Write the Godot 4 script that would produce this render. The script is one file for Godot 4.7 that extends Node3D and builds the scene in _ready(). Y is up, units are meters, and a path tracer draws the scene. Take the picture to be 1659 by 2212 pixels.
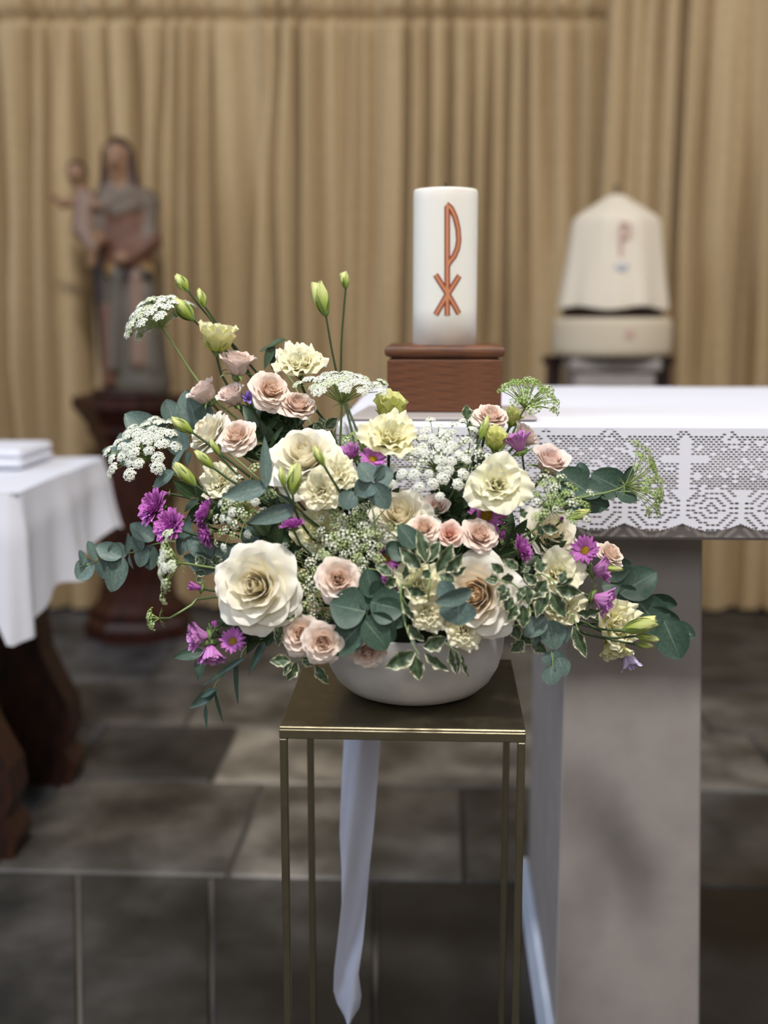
extends Node3D

const F := 2500.0            # focal length in pixels of the 1659 x 2212 frame
var cam: Camera3D
var rng := RandomNumberGenerator.new()
var taken := {}
var M := {}
var pool := {}
var heads := []      # flower heads placed so far: [where, label]
var mouth := Vector3(-0.028, 0.765, -1.335)   # middle of the bowl's opening


# ---------------------------------------------------------------- mesh builder
class MB:
	var v := PackedVector3Array()
	var n := PackedVector3Array()
	var t := PackedVector2Array()
	var c := PackedColorArray()
	var i := PackedInt32Array()
	var ink := Color.WHITE

	func vert(p: Vector3, uv := Vector2.ZERO, col = null) -> int:
		v.append(p)
		n.append(Vector3.ZERO)
		t.append(uv)
		c.append(ink if col == null else col)
		return v.size() - 1

	func tri(a: int, b: int, d: int) -> void:   # counter-clockwise seen from outside
		var w := (v[b] - v[a]).cross(v[d] - v[a])
		n[a] += w
		n[b] += w
		n[d] += w
		i.append(a)
		i.append(d)
		i.append(b)

	func quad(a: Vector3, b: Vector3, d: Vector3, e: Vector3) -> void:
		var k := vert(a, Vector2(0, 0))
		vert(b, Vector2(1, 0))
		vert(d, Vector2(1, 1))
		vert(e, Vector2(0, 1))
		tri(k, k + 1, k + 2)
		tri(k, k + 2, k + 3)

	func face(pts: Array) -> void:
		var k := v.size()
		for p in pts:
			vert(p)
		for j in range(1, pts.size() - 1):
			tri(k, k + j, k + j + 1)

	# rows of points, nu + 1 to a row
	func sheet(nu: int, pts: PackedVector3Array, cols: PackedColorArray, uvs: PackedVector2Array) -> void:
		var k := v.size()
		var rows := pts.size() / (nu + 1)
		for j in pts.size():
			vert(pts[j], uvs[j] if uvs.size() else Vector2(float(j % (nu + 1)) / nu, float(j / (nu + 1)) / maxi(rows - 1, 1)), cols[j] if cols.size() else ink)
		for r in rows - 1:
			for u in nu:
				var a := k + r * (nu + 1) + u
				tri(a, a + 1, a + nu + 2)
				tri(a, a + nu + 2, a + nu + 1)

	func lathe(prof: Array, segs: int, at := Vector3.ZERO, flat := false, turn := 0.0) -> void:
		if flat:
			for j in prof.size() - 1:
				for s in segs:
					var a := turn + TAU * s / segs
					var b := turn + TAU * (s + 1) / segs
					var p: Vector2 = prof[j]
					var q: Vector2 = prof[j + 1]
					quad(at + Vector3(p.x * cos(a), p.y, -p.x * sin(a)), at + Vector3(p.x * cos(b), p.y, -p.x * sin(b)), at + Vector3(q.x * cos(b), q.y, -q.x * sin(b)), at + Vector3(q.x * cos(a), q.y, -q.x * sin(a)))
			return
		var pts := PackedVector3Array()
		for p in prof:
			for s in segs + 1:
				var a := turn + TAU * s / segs
				pts.append(at + Vector3(p.x * cos(a), p.y, -p.x * sin(a)))
		var k := v.size()
		sheet(segs, pts, PackedColorArray(), PackedVector2Array())
		for j in prof.size():      # close the seam's shading
			var a := k + j * (segs + 1)
			var w := n[a] + n[a + segs]
			n[a] = w
			n[a + segs] = w

	func tube(path: Array, r0: float, r1: float, sides := 6, cap := true) -> void:
		var pts := PackedVector3Array()
		var x := Vector3.ZERO
		for j in path.size():
			var d: Vector3 = (path[mini(j + 1, path.size() - 1)] - path[maxi(j - 1, 0)]).normalized()
			if x == Vector3.ZERO:
				x = d.cross(Vector3(0.3, 0.1, 0.9)).normalized()
			x = (x - d * x.dot(d)).normalized()
			var y := d.cross(x)
			var r := lerpf(r0, r1, float(j) / maxi(path.size() - 1, 1))
			for s in sides + 1:
				var a := TAU * s / sides
				pts.append(path[j] + (x * cos(a) + y * sin(a)) * r)
		var k := v.size()
		sheet(sides, pts, PackedColorArray(), PackedVector2Array())
		for j in path.size():
			var a := k + j * (sides + 1)
			var w := n[a] + n[a + sides]
			n[a] = w
			n[a + sides] = w
		if cap:
			for e in 2:
				var first := k + (0 if e == 0 else (path.size() - 1) * (sides + 1))
				var m := vert(path[0] if e == 0 else path[path.size() - 1])
				for s in sides:
					if e == 0:
						tri(m, first + s + 1, first + s)
					else:
						tri(m, first + s, first + s + 1)

	func box(at: Vector3, size: Vector3, bevel := 0.002) -> void:
		hexa([at + Vector3(-size.x, -size.y, size.z) / 2, at + Vector3(size.x, -size.y, size.z) / 2, at + Vector3(size.x, -size.y, -size.z) / 2, at + Vector3(-size.x, -size.y, -size.z) / 2,
			at + Vector3(-size.x, size.y, size.z) / 2, at + Vector3(size.x, size.y, size.z) / 2, at + Vector3(size.x, size.y, -size.z) / 2, at + Vector3(-size.x, size.y, -size.z) / 2], bevel)

	# a bevelled box from its eight corners: bottom front left, front right, back right, back left, then the top
	func hexa(p: Array, b: float) -> void:
		var fs := [[0, 1, 5, 4], [1, 2, 6, 5], [2, 3, 7, 6], [3, 0, 4, 7], [4, 5, 6, 7], [3, 2, 1, 0]]
		var at := {}
		for f in 6:
			for q in 4:
				var o: Vector3 = p[fs[f][q]]
				var l: Vector3 = p[fs[f][(q + 3) % 4]] - o
				var r: Vector3 = p[fs[f][(q + 1) % 4]] - o
				at[f * 8 + fs[f][q]] = o + l.normalized() * minf(b, l.length() * 0.45) + r.normalized() * minf(b, r.length() * 0.45)
			quad(at[f * 8 + fs[f][0]], at[f * 8 + fs[f][1]], at[f * 8 + fs[f][2]], at[f * 8 + fs[f][3]])
		for f in 6:
			for g in range(f + 1, 6):
				var both := []
				for q in 4:
					if fs[f][q] in fs[g]:
						both.append(fs[f][q])
				if both.size() == 2:
					var k: int = fs[f].find(both[0])
					if fs[f][(k + 1) % 4] != both[1]:
						both.reverse()
					quad(at[f * 8 + both[1]], at[f * 8 + both[0]], at[g * 8 + both[0]], at[g * 8 + both[1]])
		for q in 8:
			var cs := []
			for f in 6:
				if q in fs[f]:
					cs.append(at[f * 8 + q])
			var w: Vector3 = (cs[1] - cs[0]).cross(cs[2] - cs[0])
			var mid: Vector3 = Vector3.ZERO
			for e in p:
				mid += e / 8.0
			face(cs if w.dot(p[q] - mid) > 0 else [cs[0], cs[2], cs[1]])

	# an outline in x and y, counter-clockwise, given thickness along z
	func extrude(poly: PackedVector2Array, z0: float, z1: float) -> void:
		var ids := Geometry2D.triangulate_polygon(poly)
		for side in 2:
			var k := v.size()
			for p in poly:
				vert(Vector3(p.x, p.y, z1 if side == 0 else z0), p)
			for j in range(0, ids.size(), 3):
				var a := poly[ids[j]]
				var ccw := (poly[ids[j + 1]] - a).cross(poly[ids[j + 2]] - a) > 0
				if ccw == (side == 0):
					tri(k + ids[j], k + ids[j + 1], k + ids[j + 2])
				else:
					tri(k + ids[j], k + ids[j + 2], k + ids[j + 1])
		for j in poly.size():
			var a := poly[j]
			var b := poly[(j + 1) % poly.size()]
			quad(Vector3(a.x, a.y, z1), Vector3(a.x, a.y, z0), Vector3(b.x, b.y, z0), Vector3(b.x, b.y, z1))

	func mesh() -> ArrayMesh:
		for j in n.size():
			n[j] = n[j].normalized() if n[j].length_squared() > 1e-30 else Vector3.UP
		var a := []
		a.resize(Mesh.ARRAY_MAX)
		a[Mesh.ARRAY_VERTEX] = v
		a[Mesh.ARRAY_NORMAL] = n
		a[Mesh.ARRAY_TEX_UV] = t
		a[Mesh.ARRAY_COLOR] = c
		a[Mesh.ARRAY_INDEX] = i
		var m := ArrayMesh.new()
		m.add_surface_from_arrays(Mesh.PRIMITIVE_TRIANGLES, a)
		return m


# ---------------------------------------------------------------- things and parts
func numbered(called: String) -> String:
	var k: int = taken.get(called, 0)
	taken[called] = k + 1
	return called if k == 0 else "%s_%03d" % [called, k]


func thing(called: String, label: String, category: String, at_ := Vector3.ZERO, group := "") -> Node3D:
	var o := Node3D.new()
	o.name = numbered(called)
	add_child(o)
	o.position = at_
	o.set_meta("label", label)
	o.set_meta("category", category)
	if group:
		o.set_meta("group", group)
	return o


func part(called: String, mesh_: Mesh, material: Material, parent: Node3D, xf := Transform3D()) -> MeshInstance3D:
	var o := MeshInstance3D.new()
	o.name = called
	o.mesh = mesh_
	o.material_override = material
	o.transform = xf
	parent.add_child(o, true)
	return o


func single(called: String, mesh_: Mesh, material: Material, label: String, category: String, at_ := Vector3.ZERO, group := "") -> MeshInstance3D:
	var o := part(numbered(called), mesh_, material, self, Transform3D(Basis(), at_))
	o.set_meta("label", label)
	o.set_meta("category", category)
	if group:
		o.set_meta("group", group)
	return o


func struct(called: String, mesh_: Mesh, material: Material, label: String, category: String) -> MeshInstance3D:
	var o := single(called, mesh_, material, label, category)
	o.set_meta("kind", "structure")
	return o


func at(px: float, py: float, d: float) -> Vector3:
	return cam.transform * Vector3((px - 829.5) / F * d, (1106.0 - py) / F * d, -d)


func look(x: float, y: float, z: float) -> Vector3:       # right, up, towards the viewer
	return (cam.basis * Vector3(x, y, z)).normalized()


func dep(px: float, py: float) -> float:                   # how far away the front of the mound is
	var q := pow((px - 850.0) / 620.0, 2) + pow((py - 1330.0) / 600.0, 2)
	return 1.43 - 0.2 * sqrt(maxf(0.0, 1.0 - q))


func noise_tex(freq: float, lo: Color, hi: Color, sd := 1, octaves := 4, size := 512, mid = null) -> NoiseTexture2D:
	var f := FastNoiseLite.new()
	f.seed = sd
	f.frequency = freq
	f.fractal_octaves = octaves
	var g := Gradient.new()
	g.set_color(0, lo)
	g.set_color(1, hi)
	if mid != null:
		g.add_point(0.5, mid)
	var x := NoiseTexture2D.new()
	x.width = size
	x.height = size
	x.seamless = true
	x.noise = f
	x.color_ramp = g
	return x


func mat(called: String, color: Color, rough := 0.6, more := {}) -> StandardMaterial3D:
	var m := StandardMaterial3D.new()
	m.resource_name = called
	m.albedo_color = color
	m.roughness = rough
	for k in more:
		m.set(k, more[k])
	M[called] = m
	return m


func petal_mat(called: String, color: Color, glow := 0.8, rough := 0.62) -> StandardMaterial3D:
	return mat(called, color, rough, {"vertex_color_use_as_albedo": true, "backlight_enabled": true, "backlight": Color(glow, glow, glow), "metallic_specular": 0.35})


func c8(r: int, g: int, b: int) -> Color:
	return Color(r / 255.0, g / 255.0, b / 255.0)


func lin(r: int, g: int, b: int) -> Color:
	return c8(r, g, b).srgb_to_linear()


# ---------------------------------------------------------------- the scene
func _ready() -> void:
	rng.seed = 7
	# camera
	cam = Camera3D.new()
	cam.name = "camera"
	add_child(cam)
	cam.transform = Transform3D(Basis(Vector3.UP, deg_to_rad(2.721)) * Basis(Vector3.RIGHT, deg_to_rad(-9.559)), Vector3(0, 1.12, 0))
	var lens := CameraAttributesPhysical.new()
	lens.frustum_focal_length = 24.0 / (2.0 * 1106.0 / F)
	lens.frustum_focus_distance = 1.35
	lens.exposure_aperture = lens.frustum_focal_length / 19.0
	lens.frustum_near = 0.05
	lens.frustum_far = 60.0
	cam.attributes = lens
	cam.current = true
	# sky and exposure
	var env := Environment.new()
	env.background_mode = Environment.BG_SKY
	var sky := Sky.new()
	var sm := ProceduralSkyMaterial.new()
	sm.sky_top_color = Color(0.55, 0.66, 0.85)
	sm.sky_horizon_color = Color(0.85, 0.88, 0.92)
	sm.ground_bottom_color = Color(0.35, 0.36, 0.34)
	sm.ground_horizon_color = Color(0.6, 0.62, 0.62)
	sm.sky_energy_multiplier = 1.5
	sky.sky_material = sm
	env.sky = sky
	env.tonemap_mode = Environment.TONE_MAPPER_LINEAR
	env.tonemap_exposure = 1.0
	env.sdfgi_enabled = true
	env.ssao_enabled = true
	env.ssil_enabled = true
	var we := WorldEnvironment.new()
	we.name = "world_environment"
	we.environment = env
	add_child(we)
	# daylight through the windows, and the hanging panel
	daylight("window_light", Vector3(-3.86, 3.6, -1.0), Vector3(1, -0.2, 0), Vector2(2.4, 2.4), Color(0.84, 0.91, 1.0), 12.0)
	daylight("window_light", Vector3(-0.2, 4.1, 5.4), Vector3(0, -0.3, -1), Vector2(4.4, 2.4), Color(1.0, 0.99, 0.98), 11.0)
	daylight("window_light", Vector3(3.86, 3.7, -2.4), Vector3(-1, -0.2, 0), Vector2(2.2, 2.2), Color(1.0, 0.98, 0.95), 5.0)
	daylight("panel_light", Vector3(0.1, 4.95, 0.62), Vector3(0, -1, 0), Vector2(0.5, 0.5), Color(1.0, 0.98, 0.96), 24.0)
	materials()
	room()
	curtains()
	altar()
	credence()
	statue()
	tabernacle()
	candle()
	stand()
	bouquet()


func daylight(called: String, p: Vector3, towards: Vector3, size: Vector2, color: Color, energy: float) -> void:
	var l := AreaLight3D.new()
	l.name = numbered(called)
	l.area_size = size
	l.light_color = color
	l.light_energy = energy
	l.area_normalize_energy = true
	l.shadow_enabled = true
	l.area_range = 20.0
	l.area_attenuation = 2.0
	add_child(l)
	var up := Vector3.UP if absf(towards.normalized().y) < 0.9 else Vector3.FORWARD
	l.look_at_from_position(p, p + towards, up)


func materials() -> void:
	mat("plaster", c8(176, 168, 152), 0.9)
	var weave := noise_tex(0.05, Color(0.86, 0.86, 0.86), Color(1, 1, 1), 3)
	mat("curtain_gold", c8(196, 170, 130), 0.95, {"albedo_texture": weave, "uv1_triplanar": true, "uv1_scale": Vector3(6, 0.8, 6), "rim_enabled": true, "rim": 0.3, "rim_tint": 0.6})
	mat("linen", c8(222, 223, 232), 0.9, {"rim_enabled": true, "rim": 0.2})
	var grain := noise_tex(0.02, c8(40, 20, 8), c8(136, 84, 46), 11, 5, 512, c8(98, 56, 28))
	mat("oak", Color(1, 1, 1), 0.55, {"albedo_texture": grain, "uv1_triplanar": true, "uv1_scale": Vector3(2.0, 90, 2.0)})
	mat("dark_wood", Color(0.5, 0.42, 0.36), 0.5, {"albedo_texture": grain, "uv1_triplanar": true, "uv1_scale": Vector3(3, 1.0, 3)})
	mat("red_wood", Color(0.55, 0.38, 0.34), 0.42, {"albedo_texture": grain, "uv1_triplanar": true, "uv1_scale": Vector3(4, 0.8, 4)})
	var st := noise_tex(0.012, c8(150, 142, 138), c8(164, 156, 151), 5, 6)
	mat("altar_stone", Color(1, 1, 1), 0.75, {"albedo_texture": st, "uv1_triplanar": true, "uv1_scale": Vector3(1.6, 1.6, 1.6)})
	var sl := noise_tex(0.008, Color(0.42, 0.42, 0.4), Color(1, 1, 1), 8, 4)
	var tones := [c8(80, 77, 74), c8(112, 107, 101), c8(142, 136, 127), c8(188, 180, 168), c8(98, 98, 102), c8(48, 46, 45)]  # palest tone has window reflections painted in, darkest the shade under the altar
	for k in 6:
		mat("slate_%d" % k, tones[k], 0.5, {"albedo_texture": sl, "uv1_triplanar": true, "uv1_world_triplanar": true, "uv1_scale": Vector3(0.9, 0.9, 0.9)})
	mat("mortar", c8(104, 99, 94), 0.95)
	mat("brass", c8(124, 117, 97), 0.5, {"metallic": 1.0, "roughness_texture": noise_tex(0.03, Color(0.75, 0.75, 0.75), Color(1, 1, 1), 21), "uv1_triplanar": true, "uv1_scale": Vector3(3, 3, 3)})
	mat("glaze", c8(205, 202, 200), 0.32, {"albedo_texture": noise_tex(0.01, Color(0.9, 0.9, 0.9), Color(1, 1, 1), 22), "uv1_triplanar": true, "uv1_scale": Vector3(3, 3, 3)})
	mat("wax", c8(230, 228, 219), 0.42, {"subsurf_scatter_enabled": true, "subsurf_scatter_strength": 0.25})
	mat("wax_red", c8(132, 42, 30), 0.5)
	mat("wax_tan", c8(196, 132, 92), 0.5)
	mat("wick", c8(30, 28, 26), 0.9)
	mat("ribbon", c8(192, 196, 214), 0.5, {"backlight_enabled": true, "backlight": Color(0.4, 0.4, 0.4), "rim_enabled": true, "rim": 0.5})
	mat("veil", c8(228, 216, 196), 0.9, {"rim_enabled": true, "rim": 0.2})
	mat("veil_red", c8(196, 160, 150), 0.9)
	mat("veil_blue", c8(168, 172, 182), 0.9)
	mat("pale_stone", c8(206, 192, 168), 0.8)
	mat("paint", Color(1, 1, 1), 0.55, {"vertex_color_use_as_albedo": true})
	mat("grey_mat", c8(172, 164, 160), 0.6)
	mat("white_plinth", c8(196, 206, 224), 0.5)
	mat("pearl", c8(230, 232, 240), 0.1, {"clearcoat_enabled": true, "clearcoat": 1.0})
	mat("metal_grey", c8(90, 92, 95), 0.5, {"metallic": 1.0})
	mat("lamp_glow", Color(1, 1, 1), 0.5, {"emission_enabled": true, "emission": Color(1, 0.96, 0.9), "emission_energy_multiplier": 1.5})
	mat("pane", Color(0.95, 0.98, 1, 0.06), 0.02, {"transparency": BaseMaterial3D.TRANSPARENCY_ALPHA})


func room() -> void:
	# floor: mortar bed with flagstones let into it
	var bed := MB.new()
	bed.box(Vector3(0, -0.062, 0.4), Vector3(8.2, 0.1, 10.6), 0.01)
	var fl := struct("floor", bed.mesh(), M.mortar, "grey stone flagged floor with pale mortar joints", "floor")
	var rows := [
		[0.3, -0.55, [-1.7, -1.1, -0.5, 0.1, 0.7, 1.3, 1.9], [0, 4, 0, 1, 0, 1], 0.0],
		[-0.55, -1.35, [-1.8, -1.2, -0.62, -0.1, 0.4, 0.95, 1.6], [0, 0, 1, 0, 0, 0], 0.0],
		[-1.35, -2.18, [-1.9, -0.915, -0.73, -0.455, -0.12, 0.28, 1.25], [4, 0, 0, 0, 5, 5], 0.36],  # rightmost stones coloured dark for the shade beneath the altar slab
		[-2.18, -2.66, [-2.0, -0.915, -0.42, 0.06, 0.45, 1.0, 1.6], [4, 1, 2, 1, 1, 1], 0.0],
		[-2.66, -3.05, [-1.9, -0.915, -0.55, -0.2, 0.35, 0.85, 1.5], [4, 0, 3, 3, 3, 2], 0.0],  # pale stones carry the reflected window light in their colour
		[-3.05, -3.45, [-2.1, -1.3, -0.7, -0.15, 0.3, 0.75, 1.4], [4, 1, 2, 2, 2, 1], 0.0],
		[-3.45, -3.9, [-2.0, -1.4, -0.9, -0.3, 0.2, 0.7, 1.5], [0, 4, 1, 1, 1, 0], 0.0],
		[-3.9, -4.7, [-2.2, -1.6, -0.8, -0.2, 0.4, 0.9, 1.6], [0, 4, 0, 0, 0, 0], 0.0]]
	for r in rows:
		var xs: Array = r[2]
		for k in xs.size() - 1:
			var s := MB.new()
			var g := 0.004
			var up := rng.randf_range(-0.001, 0.001)
			var sk: float = r[4]
			var nx0: float = xs[k] + g - xs[k] * sk
			var nx1: float = xs[k + 1] - g - xs[k + 1] * sk
			s.hexa([Vector3(nx0, -0.03, r[0] - g), Vector3(nx1, -0.03, r[0] - g), Vector3(xs[k + 1] - g, -0.03, r[1] + g), Vector3(xs[k] + g, -0.03, r[1] + g),
				Vector3(nx0, up, r[0] - g), Vector3(nx1, up, r[0] - g), Vector3(xs[k + 1] - g, up, r[1] + g), Vector3(xs[k] + g, up, r[1] + g)], 0.005)
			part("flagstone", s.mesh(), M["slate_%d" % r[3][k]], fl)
	# walls and ceiling
	var b := MB.new()
	b.box(Vector3(0, 2.85, -4.85), Vector3(8.2, 5.9, 0.2), 0.005)
	struct("wall_back", b.mesh(), M.plaster, "plain plastered wall behind the gold curtains", "wall")
	b = MB.new()
	b.box(Vector3(0, 5.85, 0.4), Vector3(8.2, 0.2, 10.6), 0.005)
	struct("ceiling", b.mesh(), M.plaster, "plain plastered ceiling above the chancel", "ceiling")
	wall_with_opening("wall_left", "window_1", Vector3(-4.0, 0, 0), true, -4.75, 5.7, -2.2, 0.2, 2.4, 4.8, "plastered side wall to the left with a tall window")
	wall_with_opening("wall_right", "window_2", Vector3(4.0, 0, 0), true, -4.75, 5.7, -3.5, -1.3, 2.6, 4.8, "plastered side wall to the right with a tall window")
	wall_with_opening("wall_front", "window_3", Vector3(0, 0, 5.6), false, -4.1, 4.1, -2.4, 2.0, 2.9, 5.3, "plastered wall behind the viewer with a broad window")
	var lamp := thing("ceiling_lamp", "square glowing panel lamp hanging high above the altar", "lamp", Vector3(0.1, 4.98, 0.62))
	b = MB.new()
	b.box(Vector3(0, 0.035, 0), Vector3(0.62, 0.05, 0.62), 0.006)
	part("housing", b.mesh(), M.metal_grey, lamp)
	b = MB.new()
	b.box(Vector3(0, 0.005, 0), Vector3(0.54, 0.012, 0.54), 0.003)
	part("diffuser", b.mesh(), M.lamp_glow, lamp)
	b = MB.new()
	b.tube([Vector3(0, 0.05, 0), Vector3(0, 0.78, 0)], 0.012, 0.012, 8)
	part("rod", b.mesh(), M.metal_grey, lamp)


func wall_with_opening(called: String, win: String, p: Vector3, along_z: bool, a: float, e: float, w0: float, w1: float, y0: float, y1: float, label: String) -> void:
	var b := MB.new()
	for q in [[a, w0, -0.1, 5.8], [w1, e, -0.1, 5.8], [w0, w1, -0.1, y0], [w0, w1, y1, 5.8]]:
		var m: float = (q[0] + q[1]) / 2
		var l: float = q[1] - q[0]
		var y: float = (q[2] + q[3]) / 2
		var h: float = q[3] - q[2]
		b.box(p + (Vector3(0, y, m) if along_z else Vector3(m, y, 0)), Vector3(0.2, h, l) if along_z else Vector3(l, h, 0.2), 0.002)
	struct(called, b.mesh(), M.plaster, label, "wall")
	b = MB.new()
	var mid := (w0 + w1) / 2
	var ym := (y0 + y1) / 2
	for q in [[w0 + 0.03, 0.06, ym, y1 - y0], [w1 - 0.03, 0.06, ym, y1 - y0], [mid, 0.05, ym, y1 - y0], [mid, w1 - w0, y0 + 0.03, 0.06], [mid, w1 - w0, y1 - 0.03, 0.06], [mid, w1 - w0, ym, 0.05]]:
		b.box(p + (Vector3(0, q[2], q[0]) if along_z else Vector3(q[0], q[2], 0)), Vector3(0.06, q[3], q[1]) if along_z else Vector3(q[1], q[3], 0.06), 0.004)
	var wn := struct(win, b.mesh(), M.linen, "white framed window in the " + label.get_slice(" with", 0), "window")
	b = MB.new()
	b.box(p + (Vector3(0, ym, mid) if along_z else Vector3(mid, ym, 0)), Vector3(0.006, y1 - y0 - 0.06, w1 - w0 - 0.06) if along_z else Vector3(w1 - w0 - 0.06, y1 - y0 - 0.06, 0.006), 0.001)
	part("pane", b.mesh(), M.pane, wn)


# ---------------------------------------------------------------- hangings
func curtain_mesh(x0: float, x1: float, z0: float, z1: float, top: float, seam: float, pitch: float, deep: float, sd: int) -> ArrayMesh:
	var f := FastNoiseLite.new()
	f.seed = sd
	f.frequency = 1.0
	f.fractal_octaves = 2
	var nu := int((x1 - x0) / 0.007)
	var ys := [0.015, 0.2, 0.45, 0.7, 0.95, 1.2, 1.45, 1.7, 1.9]
	for o in [-0.14, -0.08, -0.05, -0.028, -0.013, 0.0, 0.013, 0.028, 0.05, 0.1, 0.2, 0.3]:
		ys.append(minf(seam, 2.2) + o)
	var pts := PackedVector3Array()
	for y in ys:
		if y > top + 0.001:
			break
		var pinch := exp(-pow((y - seam) / 0.016, 2))
		for k in nu + 1:
			var x := x0 + (x1 - x0) * k / nu
			var wob := f.get_noise_2d(x * 1.7, y * 0.12) * 1.1
			var ph: float = TAU * (x / pitch + wob)
			var amp: float = deep * (0.62 + 1.0 * f.get_noise_2d(x * 3.1 + 40.0, y * 0.35)) * (0.62 + 0.38 * smoothstep(2.25, 1.2, y))
			if y > seam:
				amp *= 0.7
			var s := 2.0 * pow(absf(sin(ph * 0.5)), 0.75) - 1.1
			amp *= 1.0 + 0.9 * smoothstep(0.12, 0.4, f.get_noise_2d(x * 2.2 + 90.0, y * 0.25))
			var z := amp * s + 0.35 * deep * sin(ph * 2.3 + 1.7) * f.get_noise_2d(x * 4.0, 7.0 + y * 0.2) + 0.012 * f.get_noise_2d(x * 9.0, y * 1.2)
			pts.append(Vector3(x + 0.25 * amp * cos(ph), y, lerpf(z0, z1, float(k) / nu) + z * (1.0 - 0.55 * pinch) - 0.045 * pinch))
	var b := MB.new()
	b.sheet(nu, pts, PackedColorArray(), PackedVector2Array())
	return b.mesh()


func curtains() -> void:
	var t := thing("curtain", "wide gathered gold curtain behind the statue and the candle", "curtain", Vector3(0, 0, 0), "gold curtains along the back wall")
	part("drop", curtain_mesh(-3.4, 0.585, -4.24, -4.42, 2.53, 2.18, 0.088, 0.082, 4), M.curtain_gold, t)
	t = thing("curtain", "smoother gold curtain with shallow folds behind the white tabernacle", "curtain", Vector3(0, 0, 0), "gold curtains along the back wall")
	part("drop", curtain_mesh(0.575, 3.3, -4.385, -4.44, 2.53, 9.0, 0.1, 0.056, 17), M.curtain_gold, t)
	var b := MB.new()
	b.tube([Vector3(-3.5, 2.56, -4.36), Vector3(3.4, 2.56, -4.46)], 0.014, 0.014, 8)
	for x in [-3.3, 0.0, 3.2]:
		b.box(Vector3(x, 2.56, -4.57), Vector3(0.03, 0.03, 0.37), 0.003)
	single("curtain_rail", b.mesh(), M.metal_grey, "plain metal rail carrying the gold curtains", "rail")


# ---------------------------------------------------------------- altar
func lace_image() -> Image:
	# filet lace: a net of small cells, some left open; the cloth's lower edge is cut in scallops
	var w := 1024
	var h := 480
	var cw := 0.3 / 46.0
	var ch := 0.14 / 42.0
	var r := RandomNumberGenerator.new()
	r.seed = 3
	var dots := []
	for k in 34:
		dots.append(Vector2(r.randf() * 0.3, 0.035 + r.randf() * 0.095))
	var open := {}
	for j in 42:
		for q in 46:
			var x := (q + 0.5 + (0.5 if j % 2 else 0.0)) * cw
			var y := 0.14 - (j + 0.5) * ch          # height above the hem
			var sx := fposmod(x, 0.075)
			var o := y < 0.131 and r.randf() < 0.88
			var ring := Vector2(sx - 0.0375, (y - 0.031) * 1.1).length()
			if y < 0.056:
				o = int(ring / 0.0044) % 2 == 1 and ring > 0.004
				if ring > 0.034:
					o = false
			for d in dots:
				var e := Vector2(x - d.x, (y - d.y)).length()
				if y > 0.056 and e < 0.011:
					o = e > 0.0085 or (e > 0.0045 and int((atan2(y - d.y, x - d.x) + PI) / TAU * 10.0) % 2 == 0)
				if y > 0.056 and e < 0.003:
					o = true
			var cx := absf(x - 0.15)
			if y > 0.052 and y < 0.128:
				if cx < 0.0052 or (absf(y - 0.098) < 0.0054 and cx < 0.03):
					o = false
				elif cx < 0.011 or (absf(y - 0.098) < 0.0105 and cx < 0.03):
					o = j % 2 == 0 or cx > 0.012
			open[j * 46 + q] = o
	var data := PackedByteArray()
	data.resize(w * h * 4)
	data.fill(255)
	for py in h:
		var y := 0.14 * (1.0 - (py + 0.5) / h)
		var j := mini(int((0.14 - y) / ch), 41)
		var fy := (0.14 - y) / ch - j
		for px in w:
			var x := 0.3 * (px + 0.5) / w
			var xx := x / cw - (0.5 if j % 2 else 0.0)
			var q := posmod(int(floor(xx)), 46)
			var fx: float = xx - floor(xx)
			var a := 255
			if open[j * 46 + q]:
				var tight := 1.0 if y < 0.075 else 0.86
				var ex := absf(fx - 0.5) / (0.42 * tight)
				var ey := absf(fy - 0.5) / (0.37 * tight)
				if pow(ex, 3.0) + pow(ey, 3.0) < 1.0:
					a = 0
			var sx := absf(fposmod(x, 0.075) - 0.0375) / 0.0375
			var hem := 0.0105 * pow(sx, 1.6)
			hem = floor(hem / 0.0014) * 0.0014 + (0.0009 if fposmod(x, 0.0042) < 0.0021 else 0.0)
			if y < hem:
				a = 0
			data[(py * w + px) * 4 + 3] = a
	return Image.create_from_data(w, h, false, Image.FORMAT_RGBA8, data)


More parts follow.
